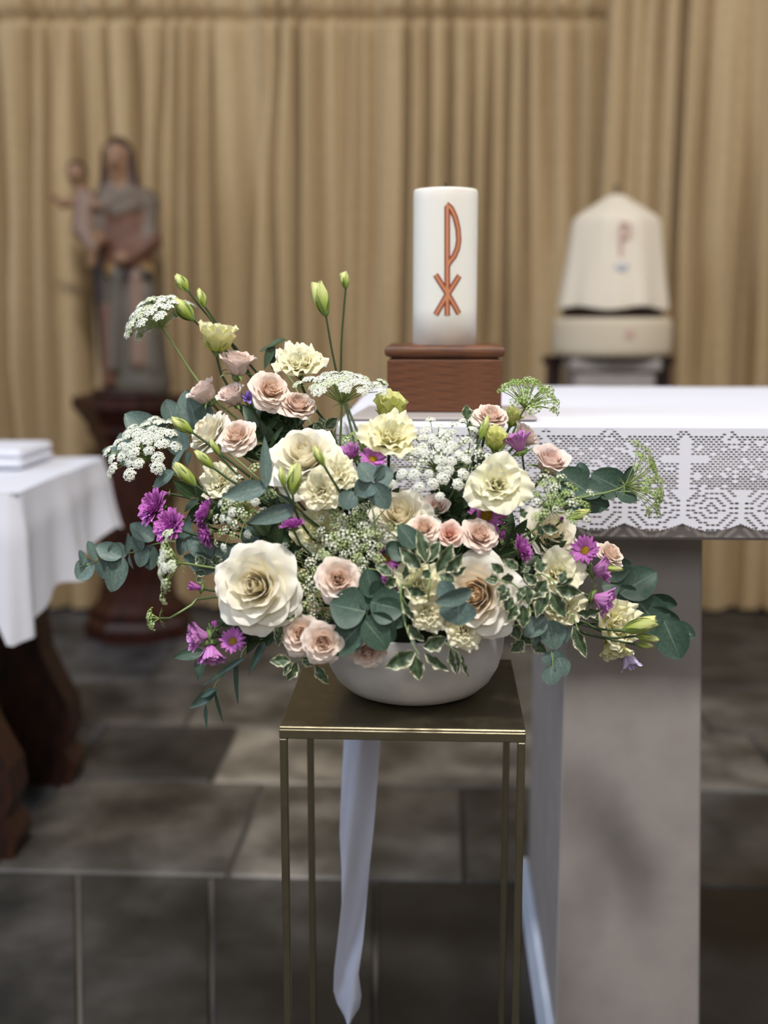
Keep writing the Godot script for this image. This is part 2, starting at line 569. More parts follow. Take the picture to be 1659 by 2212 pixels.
func altar() -> void:
	var t := thing("altar", "plain grey stone altar with slab top under a white cloth", "altar", Vector3(0.28, 0, -1.64))
	var o := t.position
	var b := MB.new()
	b.box(Vector3(0.812, 0.9055, -1.925) - o, Vector3(1.876, 0.149, 0.83), 0.004)
	part("slab", b.mesh(), M.altar_stone, t)
	for x in [0.186, 1.2]:
		b = MB.new()
		b.hexa([Vector3(x, 0, -1.64) - o, Vector3(x + 0.222, 0, -1.64) - o, Vector3(x + 0.222, 0, -2.18) - o, Vector3(x, 0, -2.18) - o,
			Vector3(x, 0.831, -1.64) - o, Vector3(x + 0.19, 0.831, -1.64) - o, Vector3(x + 0.19, 0.831, -2.18) - o, Vector3(x, 0.831, -2.18) - o], 0.003)
		var leg := part("leg", b.mesh(), M.altar_stone, t)
		b = MB.new()
		b.hexa([Vector3(x - 0.022, 0, -1.6) - o, Vector3(x, 0, -1.6) - o, Vector3(x, 0, -2.2) - o, Vector3(x - 0.022, 0, -2.2) - o,
			Vector3(x - 0.012, 0.045, -1.6) - o, Vector3(x, 0.045, -1.6) - o, Vector3(x, 0.045, -2.2) - o, Vector3(x - 0.012, 0.045, -2.2) - o], 0.002)
		part("foot_strip", b.mesh(), M.white_plinth, leg)
	# cloth
	var c := thing("altar_cloth", "white linen altar cloth with a deep scalloped lace border", "cloth", Vector3(0.28, 0.981, -1.64))
	o = c.position
	var pts := PackedVector3Array()
	var f := FastNoiseLite.new()
	f.seed = 2
	f.frequency = 6.0
	for r in 18:
		var z := lerpf(-2.345, -1.512, r / 17.0)
		for k in 81:
			var x := lerpf(-0.132, 1.755, k / 80.0)
			pts.append(Vector3(x, 0.983 + 0.0012 * f.get_noise_2d(x * 0.6, z * 2.5) + (0.001 if r > 0 else 0.0), z) - o)
	for r in 5:      # rolled front edge
		for k in 81:
			var a := (r + 1) / 5.0 * PI / 2
			pts.append(Vector3(lerpf(-0.132, 1.755, k / 80.0), 0.984 - 0.006 * (1 - cos(a)), -1.512 + 0.008 * sin(a)) - o)
	for k in 81:
		pts.append(Vector3(lerpf(-0.132, 1.755, k / 80.0), 0.977, -1.5037) - o)
	b = MB.new()
	b.sheet(80, pts, PackedColorArray(), PackedVector2Array())
	pts = PackedVector3Array()
	for r in 2:
		for k in 30:
			pts.append(Vector3(-0.134 - 0.002 * r, 0.984 - 0.006 * r, lerpf(-2.345, -1.506, k / 29.0)) - o)
	b.sheet(29, pts, PackedColorArray(), PackedVector2Array())
	part("top_sheet", b.mesh(), M.linen, c)
	var lace := ImageTexture.create_from_image(lace_image())
	mat("lace", c8(230, 230, 240), 0.9, {"albedo_texture": lace, "transparency": BaseMaterial3D.TRANSPARENCY_ALPHA_SCISSOR, "alpha_scissor_threshold": 0.5, "uv1_scale": Vector3(1 / 0.3, 1, 1), "uv1_offset": Vector3(0.44, 0, 0)})
	b = MB.new()
	pts = PackedVector3Array()
	var uvs := PackedVector2Array()
	for r in 9:
		for k in 161:
			var x := lerpf(-0.134, 1.756, k / 160.0)
			var y := lerpf(0.845, 0.979, r / 8.0)
			pts.append(Vector3(x, y, -1.5035 + (1.0 - r / 8.0) * 0.0025 * (1.0 + f.get_noise_2d(x * 1.2, 3.0))) - o)
			uvs.append(Vector2(x, 1.0 - r / 8.0))
	b.sheet(160, pts, PackedColorArray(), uvs)
	part("lace_border", b.mesh(), M.lace, c)
	b = MB.new()
	pts = PackedVector3Array()
	uvs = PackedVector2Array()
	for r in 9:
		for k in 41:
			var z := lerpf(-2.345, -1.506, k / 40.0)
			pts.append(Vector3(-0.1365 - (1.0 - r / 8.0) * 0.003, lerpf(0.845, 0.979, r / 8.0), z) - o)
			uvs.append(Vector2(z, 1.0 - r / 8.0))
	b.sheet(40, pts, PackedColorArray(), uvs)
	part("lace_border", b.mesh(), M.lace, c)
	b = MB.new()
	b.hexa([Vector3(-0.12, 0, 0.125), Vector3(0.13, 0, 0.118), Vector3(0.13, 0, -0.095), Vector3(-0.106, 0, -0.085), Vector3(-0.12, 0.004, 0.125), Vector3(0.13, 0.004, 0.118), Vector3(0.13, 0.004, -0.095), Vector3(-0.106, 0.004, -0.085)], 0.0015)
	single("stone_mat", b.mesh(), M.grey_mat, "thin flat grey mat lying on the altar cloth under the wooden box", "mat", Vector3(0, 0.9855, -1.65))


func credence() -> void:
	var t := thing("side_table", "dark wooden side table with carved scroll legs, draped in white", "table", Vector3(-1.35, 0, -2.5))
	var o := t.position
	var b := MB.new()
	b.box(Vector3(-1.38, 0.755, -2.49) - o, Vector3(1.06, 0.04, 0.56), 0.004)
	part("top", b.mesh(), M.dark_wood, t)
	b = MB.new()
	b.box(Vector3(-1.38, 0.69, -2.49) - o, Vector3(0.98, 0.09, 0.5), 0.004)
	part("apron", b.mesh(), M.dark_wood, t)
	# scroll-sawn legs: outlines in metres, right edge wavy
	var prof := [[0.0, 0.0], [0.115, 0.0], [0.13, 0.05], [0.105, 0.09], [0.125, 0.14], [0.12, 0.2], [0.085, 0.27], [0.06, 0.33], [0.05, 0.42], [0.028, 0.5], [0.03, 0.6], [0.02, 0.66]]
	for z in [-2.27, -2.66]:
		for side in [1.0, -1.0]:
			var poly := PackedVector2Array()
			for q in prof:
				poly.append(Vector2(q[0] * side, q[1]))
			for k in prof.size():
				var q: Array = prof[prof.size() - 1 - k]
				poly.append(Vector2((-0.14 - q[0] * 0.55) * side, q[1]))
			if side < 0:
				poly.reverse()
			b = MB.new()
			b.extrude(poly, -0.045, 0.045)
			part("leg", b.mesh(), M.dark_wood, t, Transform3D(Basis(), Vector3(-1.0 if side > 0 else -1.78, 0, z) - o))
	b = MB.new()
	b.box(Vector3(-1.39, 0.16, -2.465) - o, Vector3(0.72, 0.05, 0.05), 0.004)
	for x in [-1.07, -1.71]:
		b.box(Vector3(x, 0.16, -2.465) - o, Vector3(0.05, 0.05, 0.32), 0.004)
	part("stretcher", b.mesh(), M.dark_wood, t)
	# cloth with a long pointed corner
	var c := thing("table_cloth", "white cloth draped over the side table with a long pointed corner", "cloth", Vector3(-1.35, 0.777, -2.5))
	o = c.position
	b = MB.new()
	var pts := PackedVector3Array()
	# the outline walks along the front edge, round the corner and down the right end
	var rim := []
	for k in 31:
		rim.append([Vector3(lerpf(-1.93, -0.845, k / 30.0), 0.779, -2.2), Vector3(0, 0, 1), 0.125 + 0.16 * pow(k / 30.0, 20.0)])
	for k in range(1, 9):
		var a := k / 8.0 * PI / 2
		rim.append([Vector3(-0.845 + 0.02 * sin(a), 0.779, -2.22 + 0.02 * cos(a)), Vector3(sin(a), 0, cos(a)), 0.29 - 0.02 * (k / 8.0)])
	for k in range(1, 25):
		var s := k / 24.0
		rim.append([Vector3(-0.825, 0.779, lerpf(-2.22, -2.775, s)), Vector3(1, 0, 0), lerpf(0.27, 0.15, pow(s, 0.6)) + 0.012 * sin(s * 20.0)])
	for r in 13:
		for q in rim.size():
			var e: Array = rim[q]
			var s := r / 12.0
			var d: float = e[2]
			var wave := (0.018 * sin(q * 0.42 + 0.6) + 0.01 * sin(q * 1.1)) * s + 0.02 * s * s * smoothstep(34.0, 60.0, q)
			var drop := d * s
			var p: Vector3 = e[0] + e[1] * (0.006 + 0.012 * minf(1.0, s * 4.0) + wave)
			p.y = 0.781 - 0.012 * (1.0 - exp(-s * 12.0)) - drop
			pts.append(p - o)
	var turned := PackedVector3Array()
	for r in range(12, -1, -1):
		turned.append_array(pts.slice(r * rim.size(), (r + 1) * rim.size()))
	b.sheet(rim.size() - 1, turned, PackedColorArray(), PackedVector2Array())
	var top := MB.new()
	pts = PackedVector3Array()
	var f := FastNoiseLite.new()
	f.frequency = 4.0
	for r in 20:
		for k in 40:
			var x := lerpf(-1.93, -0.819, k / 39.0)
			var z := lerpf(-2.78, -2.194, r / 19.0)
			pts.append(Vector3(x, 0.7815 + 0.003 * f.get_noise_2d(x, z), z) - o)
	b.sheet(39, pts, PackedColorArray(), PackedVector2Array())
	part("drape", b.mesh(), M.linen, c)
	# folded linen lying on it
	var l := thing("folded_linen", "thick folded white linen lying on the draped side table", "linen", Vector3(-1.105, 0.786, -2.62))
	for k in 2:
		b = MB.new()
		b.box(Vector3(0.004 * k, 0.011 + 0.021 * k, -0.003 * k), Vector3(0.36 - 0.01 * k, 0.02, 0.22 - 0.008 * k), 0.008)
		part("fold", b.mesh(), M.linen, l)


# ---------------------------------------------------------------- statue, by surface nets over a field of blobs
func field_mesh(blobs: Array, lo: Vector3, hi: Vector3, cell: float, k: float) -> ArrayMesh:
	# blob: [a, b, ra, rb, squash along z, colour]
	var nx := int((hi.x - lo.x) / cell) + 2
	var ny := int((hi.y - lo.y) / cell) + 2
	var nz := int((hi.z - lo.z) / cell) + 2
	var dist := PackedFloat32Array()
	dist.resize(nx * ny * nz)
	dist.fill(1.0)
	var who := PackedInt32Array()
	who.resize(nx * ny * nz)
	var best := PackedFloat32Array()
	best.resize(nx * ny * nz)
	best.fill(9.0)
	for q in blobs.size():
		var bl: Array = blobs[q]
		var sq: float = bl[4]
		var a: Vector3 = bl[0]
		var e: Vector3 = bl[1]
		var r := maxf(bl[2], bl[3]) + 3.0 * k
		var mn := (Vector3(minf(a.x, e.x), minf(a.y, e.y), minf(a.z, e.z)) - Vector3(r, r, r) - lo) / cell
		var mx := (Vector3(maxf(a.x, e.x), maxf(a.y, e.y), maxf(a.z, e.z)) + Vector3(r, r, r) - lo) / cell
		var ab := e - a
		ab.z /= sq
		var l2 := maxf(ab.length_squared(), 1e-9)
		for z in range(maxi(0, int(mn.z)), mini(nz, int(mx.z) + 1)):
			for y in range(maxi(0, int(mn.y)), mini(ny, int(mx.y) + 1)):
				for x in range(maxi(0, int(mn.x)), mini(nx, int(mx.x) + 1)):
					var p := lo + Vector3(x, y, z) * cell - a
					p.z /= sq
					var h := clampf(p.dot(ab) / l2, 0.0, 1.0)
					var d := (p - ab * h).length() - lerpf(bl[2], bl[3], h)
					var id := (z * ny + y) * nx + x
					var was := dist[id]
					if d < best[id]:
						best[id] = d
						who[id] = q
					var m := maxf(k - absf(d - was), 0.0) / k
					dist[id] = minf(d, was) - m * m * k * 0.25
	var b := MB.new()
	var cellv := {}
	for z in nz - 1:
		for y in ny - 1:
			for x in nx - 1:
				var id := (z * ny + y) * nx + x
				var ids := [id, id + 1, id + nx, id + nx + 1, id + nx * ny, id + nx * ny + 1, id + nx * ny + nx, id + nx * ny + nx + 1]
				var first: bool = dist[id] < 0
				var mixed := false
				for e in ids:
					if (dist[e] < 0) != first:
						mixed = true
						break
				if not mixed:
					continue
				var sum := Vector3.ZERO
				var cnt := 0
				for ed in [[0, 1], [2, 3], [4, 5], [6, 7], [0, 2], [1, 3], [4, 6], [5, 7], [0, 4], [1, 5], [2, 6], [3, 7]]:
					var d0 := dist[ids[ed[0]]]
					var d1 := dist[ids[ed[1]]]
					if (d0 < 0) != (d1 < 0):
						var tt := d0 / (d0 - d1)
						var p0 := Vector3(ed[0] & 1, (ed[0] >> 1) & 1, ed[0] >> 2)
						var p1 := Vector3(ed[1] & 1, (ed[1] >> 1) & 1, ed[1] >> 2)
						sum += p0.lerp(p1, tt)
						cnt += 1
				cellv[id] = b.vert(lo + (Vector3(x, y, z) + sum / cnt) * cell, Vector2.ZERO, blobs[who[id]][5])
	for id in cellv:
		var x: int = id % nx
		var y: int = (id / nx) % ny
		var z: int = id / (nx * ny)
		var steps := [[1, nx, nx * ny], [nx, nx * ny, 1], [nx * ny, 1, nx]]
		for ax in 3:
			var other: int = id + steps[ax][0]
			if (dist[id] < 0) == (dist[other] < 0):
				continue
			var s1: int = steps[ax][1]
			var s2: int = steps[ax][2]
			if not (cellv.has(id - s1) and cellv.has(id - s2) and cellv.has(id - s1 - s2)):
				continue
			var q := [cellv[id - s1 - s2], cellv[id - s2], cellv[id], cellv[id - s1]]
			if dist[id] > 0:
				q.reverse()
			b.tri(q[0], q[1], q[2])
			b.tri(q[0], q[2], q[3])
	return b.mesh()


func statue() -> void:
	var p := thing("pedestal", "reddish brown eight-sided wooden pedestal under the painted statue", "pedestal", Vector3(-1.075, 0, -4.0))
	var b := MB.new()
	b.lathe([Vector2(0.0, 0), Vector2(0.19, 0), Vector2(0.19, 0.05), Vector2(0.175, 0.07), Vector2(0.175, 0.1), Vector2(0.14, 0.13), Vector2(0.13, 0.17)], 8, Vector3.ZERO, true, PI / 8)
	part("foot", b.mesh(), M.red_wood, p)
	b = MB.new()
	b.lathe([Vector2(0.13, 0.17), Vector2(0.125, 0.2), Vector2(0.125, 0.68), Vector2(0.135, 0.71)], 8, Vector3.ZERO, true, PI / 8)
	part("shaft", b.mesh(), M.red_wood, p)
	b = MB.new()
	b.lathe([Vector2(0.135, 0.71), Vector2(0.15, 0.73), Vector2(0.15, 0.75), Vector2(0.185, 0.8), Vector2(0.2, 0.815), Vector2(0.2, 0.85), Vector2(0.0, 0.852)], 8, Vector3.ZERO, true, PI / 8)
	part("cornice", b.mesh(), M.red_wood, p)
	var s := thing("statue", "old painted statue of a robed woman holding a small child", "statue", Vector3(-1.075, 0.852, -4.0))
	var hair := lin(66, 46, 36)
	var skin := lin(138, 104, 78)
	var grey := lin(106, 93, 81)
	var red := lin(104, 70, 54)
	var robe := lin(90, 83, 74)
	var dark := lin(52, 40, 34)
	var gold := lin(130, 102, 60)
	var pink := lin(130, 106, 90)
	b = MB.new()
	b.lathe([Vector2(0, 0), Vector2(0.13, 0), Vector2(0.13, 0.012), Vector2(0.12, 0.022), Vector2(0, 0.024)], 20)
	part("plinth", b.mesh(), M.dark_wood, s)
	var w := [
		[Vector3(0.025, 0.05, 0), Vector3(0.01, 0.28, 0), 0.118, 0.1, 0.8, robe],
		[Vector3(0.06, 0.05, 0.03), Vector3(0.07, 0.2, 0.03), 0.085, 0.06, 0.8, robe],
		[Vector3(0.01, 0.28, 0), Vector3(0.005, 0.42, 0), 0.096, 0.086, 0.8, robe],
		[Vector3(0.055, 0.12, 0.09), Vector3(0.05, 0.4, 0.07), 0.024, 0.02, 1.0, pink],
		[Vector3(-0.03, 0.1, 0.095), Vector3(-0.01, 0.4, 0.075), 0.02, 0.018, 1.0, robe],
		[Vector3(0.1, 0.1, 0.07), Vector3(0.09, 0.36, 0.06), 0.022, 0.02, 1.0, robe],
		[Vector3(-0.07, 0.12, 0.0), Vector3(-0.085, 0.5, 0.0), 0.03, 0.042, 1.0, dark],
		[Vector3(-0.05, 0.05, 0.09), Vector3(-0.055, 0.3, 0.08), 0.02, 0.014, 1.0, red],
		[Vector3(0.01, 0.45, 0.015), Vector3(0.01, 0.58, 0.01), 0.085, 0.085, 0.8, red],
		[Vector3(-0.03, 0.425, 0.06), Vector3(0.09, 0.425, 0.045), 0.022, 0.02, 1.0, gold],
		[Vector3(0.0, 0.41, 0.07), Vector3(0.085, 0.405, 0.06), 0.02, 0.016, 1.0, dark],
		[Vector3(-0.05, 0.66, 0.0), Vector3(0.07, 0.65, 0.0), 0.05, 0.05, 0.9, grey],
		[Vector3(0.078, 0.64, 0.0), Vector3(0.09, 0.53, 0.03), 0.04, 0.032, 1.0, grey],
		[Vector3(0.1, 0.52, 0.03), Vector3(0.03, 0.46, 0.09), 0.032, 0.022, 1.0, red],
		[Vector3(0.03, 0.46, 0.09), Vector3(0.0, 0.465, 0.1), 0.02, 0.016, 1.0, skin],
		[Vector3(-0.07, 0.64, 0.02), Vector3(-0.1, 0.53, 0.05), 0.04, 0.032, 1.0, grey],
		[Vector3(-0.1, 0.53, 0.05), Vector3(-0.06, 0.52, 0.1), 0.028, 0.02, 1.0, skin],
		[Vector3(-0.005, 0.62, 0.06), Vector3(0.05, 0.64, 0.05), 0.028, 0.026, 1.0, grey],
		[Vector3(-0.01, 0.69, 0.0), Vector3(-0.013, 0.74, 0.01), 0.03, 0.03, 1.0, skin],
		[Vector3(-0.013, 0.775, 0.018), Vector3(-0.013, 0.805, 0.016), 0.034, 0.038, 1.0, skin],
		[Vector3(-0.013, 0.79, 0.056), Vector3(-0.013, 0.777, 0.06), 0.005, 0.008, 1.0, skin],
		[Vector3(-0.013, 0.823, -0.004), Vector3(-0.013, 0.8, -0.02), 0.045, 0.045, 1.0, hair],
		[Vector3(-0.05, 0.81, 0.0), Vector3(-0.055, 0.71, 0.0), 0.02, 0.024, 1.0, hair],
		[Vector3(0.024, 0.81, 0.0), Vector3(0.032, 0.71, 0.0), 0.02, 0.024, 1.0, hair],
	]
	part("woman", field_mesh(w, Vector3(-0.22, 0.0, -0.17), Vector3(0.22, 0.9, 0.17), 0.009, 0.022), M.paint, s)
	var ch := [
		[Vector3(-0.12, 0.56, 0.06), Vector3(-0.115, 0.66, 0.05), 0.042, 0.034, 1.0, pink],
		[Vector3(-0.12, 0.55, 0.07), Vector3(-0.08, 0.5, 0.1), 0.03, 0.022, 1.0, pink],
		[Vector3(-0.08, 0.5, 0.1), Vector3(-0.09, 0.44, 0.1), 0.02, 0.015, 1.0, skin],
		[Vector3(-0.14, 0.655, 0.05), Vector3(-0.185, 0.64, 0.075), 0.017, 0.014, 1.0, skin],
		[Vector3(-0.185, 0.64, 0.075), Vector3(-0.215, 0.665, 0.09), 0.013, 0.011, 1.0, skin],
		[Vector3(-0.09, 0.65, 0.06), Vector3(-0.06, 0.63, 0.085), 0.017, 0.012, 1.0, skin],
		[Vector3(-0.135, 0.69, 0.05), Vector3(-0.14, 0.71, 0.052), 0.018, 0.018, 1.0, skin],
		[Vector3(-0.142, 0.735, 0.06), Vector3(-0.142, 0.745, 0.058), 0.029, 0.03, 1.0, skin],
		[Vector3(-0.142, 0.755, 0.048), Vector3(-0.142, 0.745, 0.04), 0.032, 0.032, 1.0, hair],
	]
	part("child", field_mesh(ch, Vector3(-0.26, 0.4, -0.02), Vector3(-0.02, 0.82, 0.15), 0.007, 0.012), M.paint, s)


func tabernacle() -> void:
	var p := thing("stone_column", "pale square stone column carrying the white tabernacle", "column", Vector3(0.585, 0, -4.02))
	var b := MB.new()
	b.box(Vector3(0, 0.47, 0), Vector3(0.265, 0.94, 0.24), 0.008)
	part("shaft", b.mesh(), M.altar_stone, p)
	b = MB.new()
	b.box(Vector3(0, 0.962, 0), Vector3(0.3, 0.045, 0.27), 0.01)
	part("cap", b.mesh(), M.altar_stone, p)
	var w := thing("wooden_stand", "dark wooden frame standing behind the stone column by the curtain", "frame", Vector3(0.59, 0, -4.12))
	for x in [-0.185, 0.2]:
		b = MB.new()
		b.box(Vector3(x, 0.48, -0.05), Vector3(0.05, 0.96, 0.05), 0.005)
		part("post", b.mesh(), M.dark_wood, w)
	b = MB.new()
	b.box(Vector3(0.007, 0.97, -0.05), Vector3(0.46, 0.03, 0.07), 0.005)
	part("rail", b.mesh(), M.dark_wood, w)
	var t := thing("tabernacle", "white veiled tabernacle with a pointed top on a round base", "tabernacle", Vector3(0.585, 0.988, -4.02))
	b = MB.new()
	b.lathe([Vector2(0, 0), Vector2(0.185, 0), Vector2(0.195, 0.012), Vector2(0.2, 0.03), Vector2(0.2, 0.11), Vector2(0.192, 0.13), Vector2(0, 0.135)], 40)
	part("base", b.mesh(), M.pale_stone, t)
	b = MB.new()
	b.lathe([Vector2(0, 0.13), Vector2(0.165, 0.13), Vector2(0.168, 0.165), Vector2(0, 0.17)], 40)
	part("trim", b.mesh(), M.dark_wood, t)
	# the veil hangs in soft folds from an eight-sided roof
	var pts := PackedVector3Array()
	var rows := [[0.162, 0.183], [0.166, 0.186], [0.22, 0.178], [0.3, 0.166], [0.38, 0.156], [0.44, 0.149], [0.456, 0.143], [0.47, 0.125], [0.5, 0.078], [0.53, 0.03], [0.538, 0.004]]
	for r in rows:
		for k in 97:
			var a := TAU * k / 96.0
			var flat: float = 1.0 / maxf(cos(fposmod(a + PI / 8, PI / 4) - PI / 8), 0.1)
			var fold := 1.0 + 0.022 * sin(a * 11.0 + 0.7) * (1.0 - smoothstep(0.16, 0.45, r[0]))
			pts.append(Vector3(r[1] * cos(a) * lerpf(1.0, flat, 0.6) * fold * 0.97, r[0] + (0.006 * sin(a * 5.0 + 1.0) if r[0] < 0.17 else 0.0), -r[1] * sin(a) * lerpf(1.0, flat, 0.6) * fold * 0.97))
	b = MB.new()
	b.sheet(96, pts, PackedColorArray(), PackedVector2Array())
	var veil := part("veil", b.mesh(), M.veil, t)
	# embroidered marks on the front of the veil
	b = MB.new()
	b.box(Vector3(-0.002, 0.37, 0.157), Vector3(0.012, 0.13, 0.006), 0.001)
	b.tube([Vector3(0.0, 0.432, 0.155), Vector3(0.022, 0.425, 0.156), Vector3(0.026, 0.405, 0.157), Vector3(0.018, 0.388, 0.158), Vector3(0.0, 0.38, 0.159)], 0.005, 0.005, 6)
	part("embroidery", b.mesh(), M.veil_red, veil)
	b = MB.new()
	b.lathe([Vector2(0, 0.3), Vector2(0.028, 0.325), Vector2(0.034, 0.35), Vector2(0, 0.352)], 16, Vector3(0.0, -0.05, 0.139))
	b.lathe([Vector2(0, 0.25), Vector2(0.026, 0.252), Vector2(0.008, 0.268), Vector2(0.008, 0.3), Vector2(0, 0.302)], 16, Vector3(0.0, -0.05, 0.152))
	part("embroidery", b.mesh(), M.veil_blue, veil)
	b = MB.new()
	b.box(Vector3(0.028, 0.078, 0.196), Vector3(0.03, 0.03, 0.01), 0.002)
	part("lock", b.mesh(), M.veil_red, t)
	b = MB.new()
	b.lathe([Vector2(0, 0.53), Vector2(0.008, 0.535), Vector2(0.005, 0.55), Vector2(0.012, 0.562), Vector2(0, 0.575)], 12)
	part("finial", b.mesh(), M.brass, t)


# ---------------------------------------------------------------- candle on its box
func ribbon_on(b: MB, r: float, path: Array, width: float, lift: float) -> void:
	# a raised strip laid on the candle's side; path in metres across the front and up
	var l := []
	var q := []
	for k in path.size():
		var d: Vector2 = (path[mini(k + 1, path.size() - 1)] - path[maxi(k - 1, 0)]).normalized()
		var s := Vector2(-d.y, d.x) * width / 2
		l.append(path[k] + s)
		q.append(path[k] - s)
	var on := func(p: Vector2, out: float) -> Vector3: return Vector3(sin(p.x / r) * (r + out), p.y, cos(p.x / r) * (r + out))
	for k in path.size() - 1:
		b.quad(on.call(q[k], lift), on.call(q[k + 1], lift), on.call(l[k + 1], lift), on.call(l[k], lift))
		b.quad(on.call(l[k], lift), on.call(l[k + 1], lift), on.call(l[k + 1], -0.001), on.call(l[k], -0.001))
		b.quad(on.call(q[k], -0.001), on.call(q[k + 1], -0.001), on.call(q[k + 1], lift), on.call(q[k], lift))


func candle() -> void:
	var x := thing("wooden_box", "dark oak box with a rounded lid under the white candle", "box", Vector3(0.007, 0.9895, -1.685))
	var b := MB.new()
	b.box(Vector3(0, 0.0365, 0), Vector3(0.158, 0.073, 0.158), 0.002)
	part("body", b.mesh(), M.oak, x)
	b = MB.new()
	var pts := PackedVector3Array()
	for r in 9:
		var a := r / 8.0 * PI
		var g := 0.0765 + 0.006 * sin(a) - (0.002 if r == 8 else 0.0)
		for q in 5:
			var s: Vector2 = [Vector2(-1, 1), Vector2(1, 1), Vector2(1, -1), Vector2(-1, -1), Vector2(-1, 1)][q]
			pts.append(Vector3(s.x * g, 0.076 + 0.008 * (1.0 - cos(a)), s.y * g))
	for r in 8:
		for q in 4:
			b.quad(pts[r * 5 + q], pts[r * 5 + q + 1], pts[r * 5 + q + 6], pts[r * 5 + q + 5])
	b.quad(pts[40], pts[41], pts[42], pts[43])
	b.box(Vector3(0, 0.0755, 0), Vector3(0.148, 0.005, 0.148), 0.001)
	part("lid", b.mesh(), M.oak, x)
	var c := thing("candle", "thick white pillar candle bearing a red monogram", "candle", Vector3(0.007, 1.0815, -1.685))
	var r := 0.0455
	b = MB.new()
	b.lathe([Vector2(0, 0), Vector2(r, 0), Vector2(r, 0.05), Vector2(r, 0.1), Vector2(r, 0.15), Vector2(r, 0.2), Vector2(r * 0.995, 0.2115), Vector2(r * 0.96, 0.2148), Vector2(r * 0.85, 0.2155), Vector2(r * 0.4, 0.2145), Vector2(0, 0.214)], 64)
	part("wax", b.mesh(), M.wax, c)
	b = MB.new()
	b.tube([Vector3(0, 0.212, 0), Vector3(0.0005, 0.219, 0), Vector3(-0.001, 0.225, 0.001)], 0.0013, 0.001, 6)
	part("wick", b.mesh(), M.wick, c)
	# the monogram: an upright with a bowl, and two crossed strokes at its foot
	var k := 1.0 / 1480.0
	var px := func(a: float, e: float) -> Vector2: return Vector2((a - 957.0) * k, (757.0 - e) * k)
	var bowl := []
	for q in [[958, 474], [968, 482], [977, 500], [983, 522], [985, 545], [982, 562], [975, 577], [966, 588], [961, 597]]:
		bowl.append(px.call(q[0], q[1]))
	var strokes := [[px.call(960, 478), px.call(961, 590), px.call(962, 697)], bowl, [px.call(937, 614), px.call(962, 652), px.call(987, 693)], [px.call(987, 616), px.call(962, 654), px.call(938, 695)]]
	for st in strokes:      # finer steps, so that the strips follow the round
		var fine := []
		for q in st.size() - 1:
			for e in 8:
				fine.append(st[q].lerp(st[q + 1], e / 8.0))
		fine.append(st[st.size() - 1])
		st.assign(fine)
	for s in 2:
		b = MB.new()
		for st in strokes:
			ribbon_on(b, r, st, 0.008 if s == 0 else 0.0038, 0.0005 if s == 0 else 0.0009)
		part("monogram_outline" if s == 0 else "monogram", b.mesh(), M.wax_red if s == 0 else M.wax_tan, c)


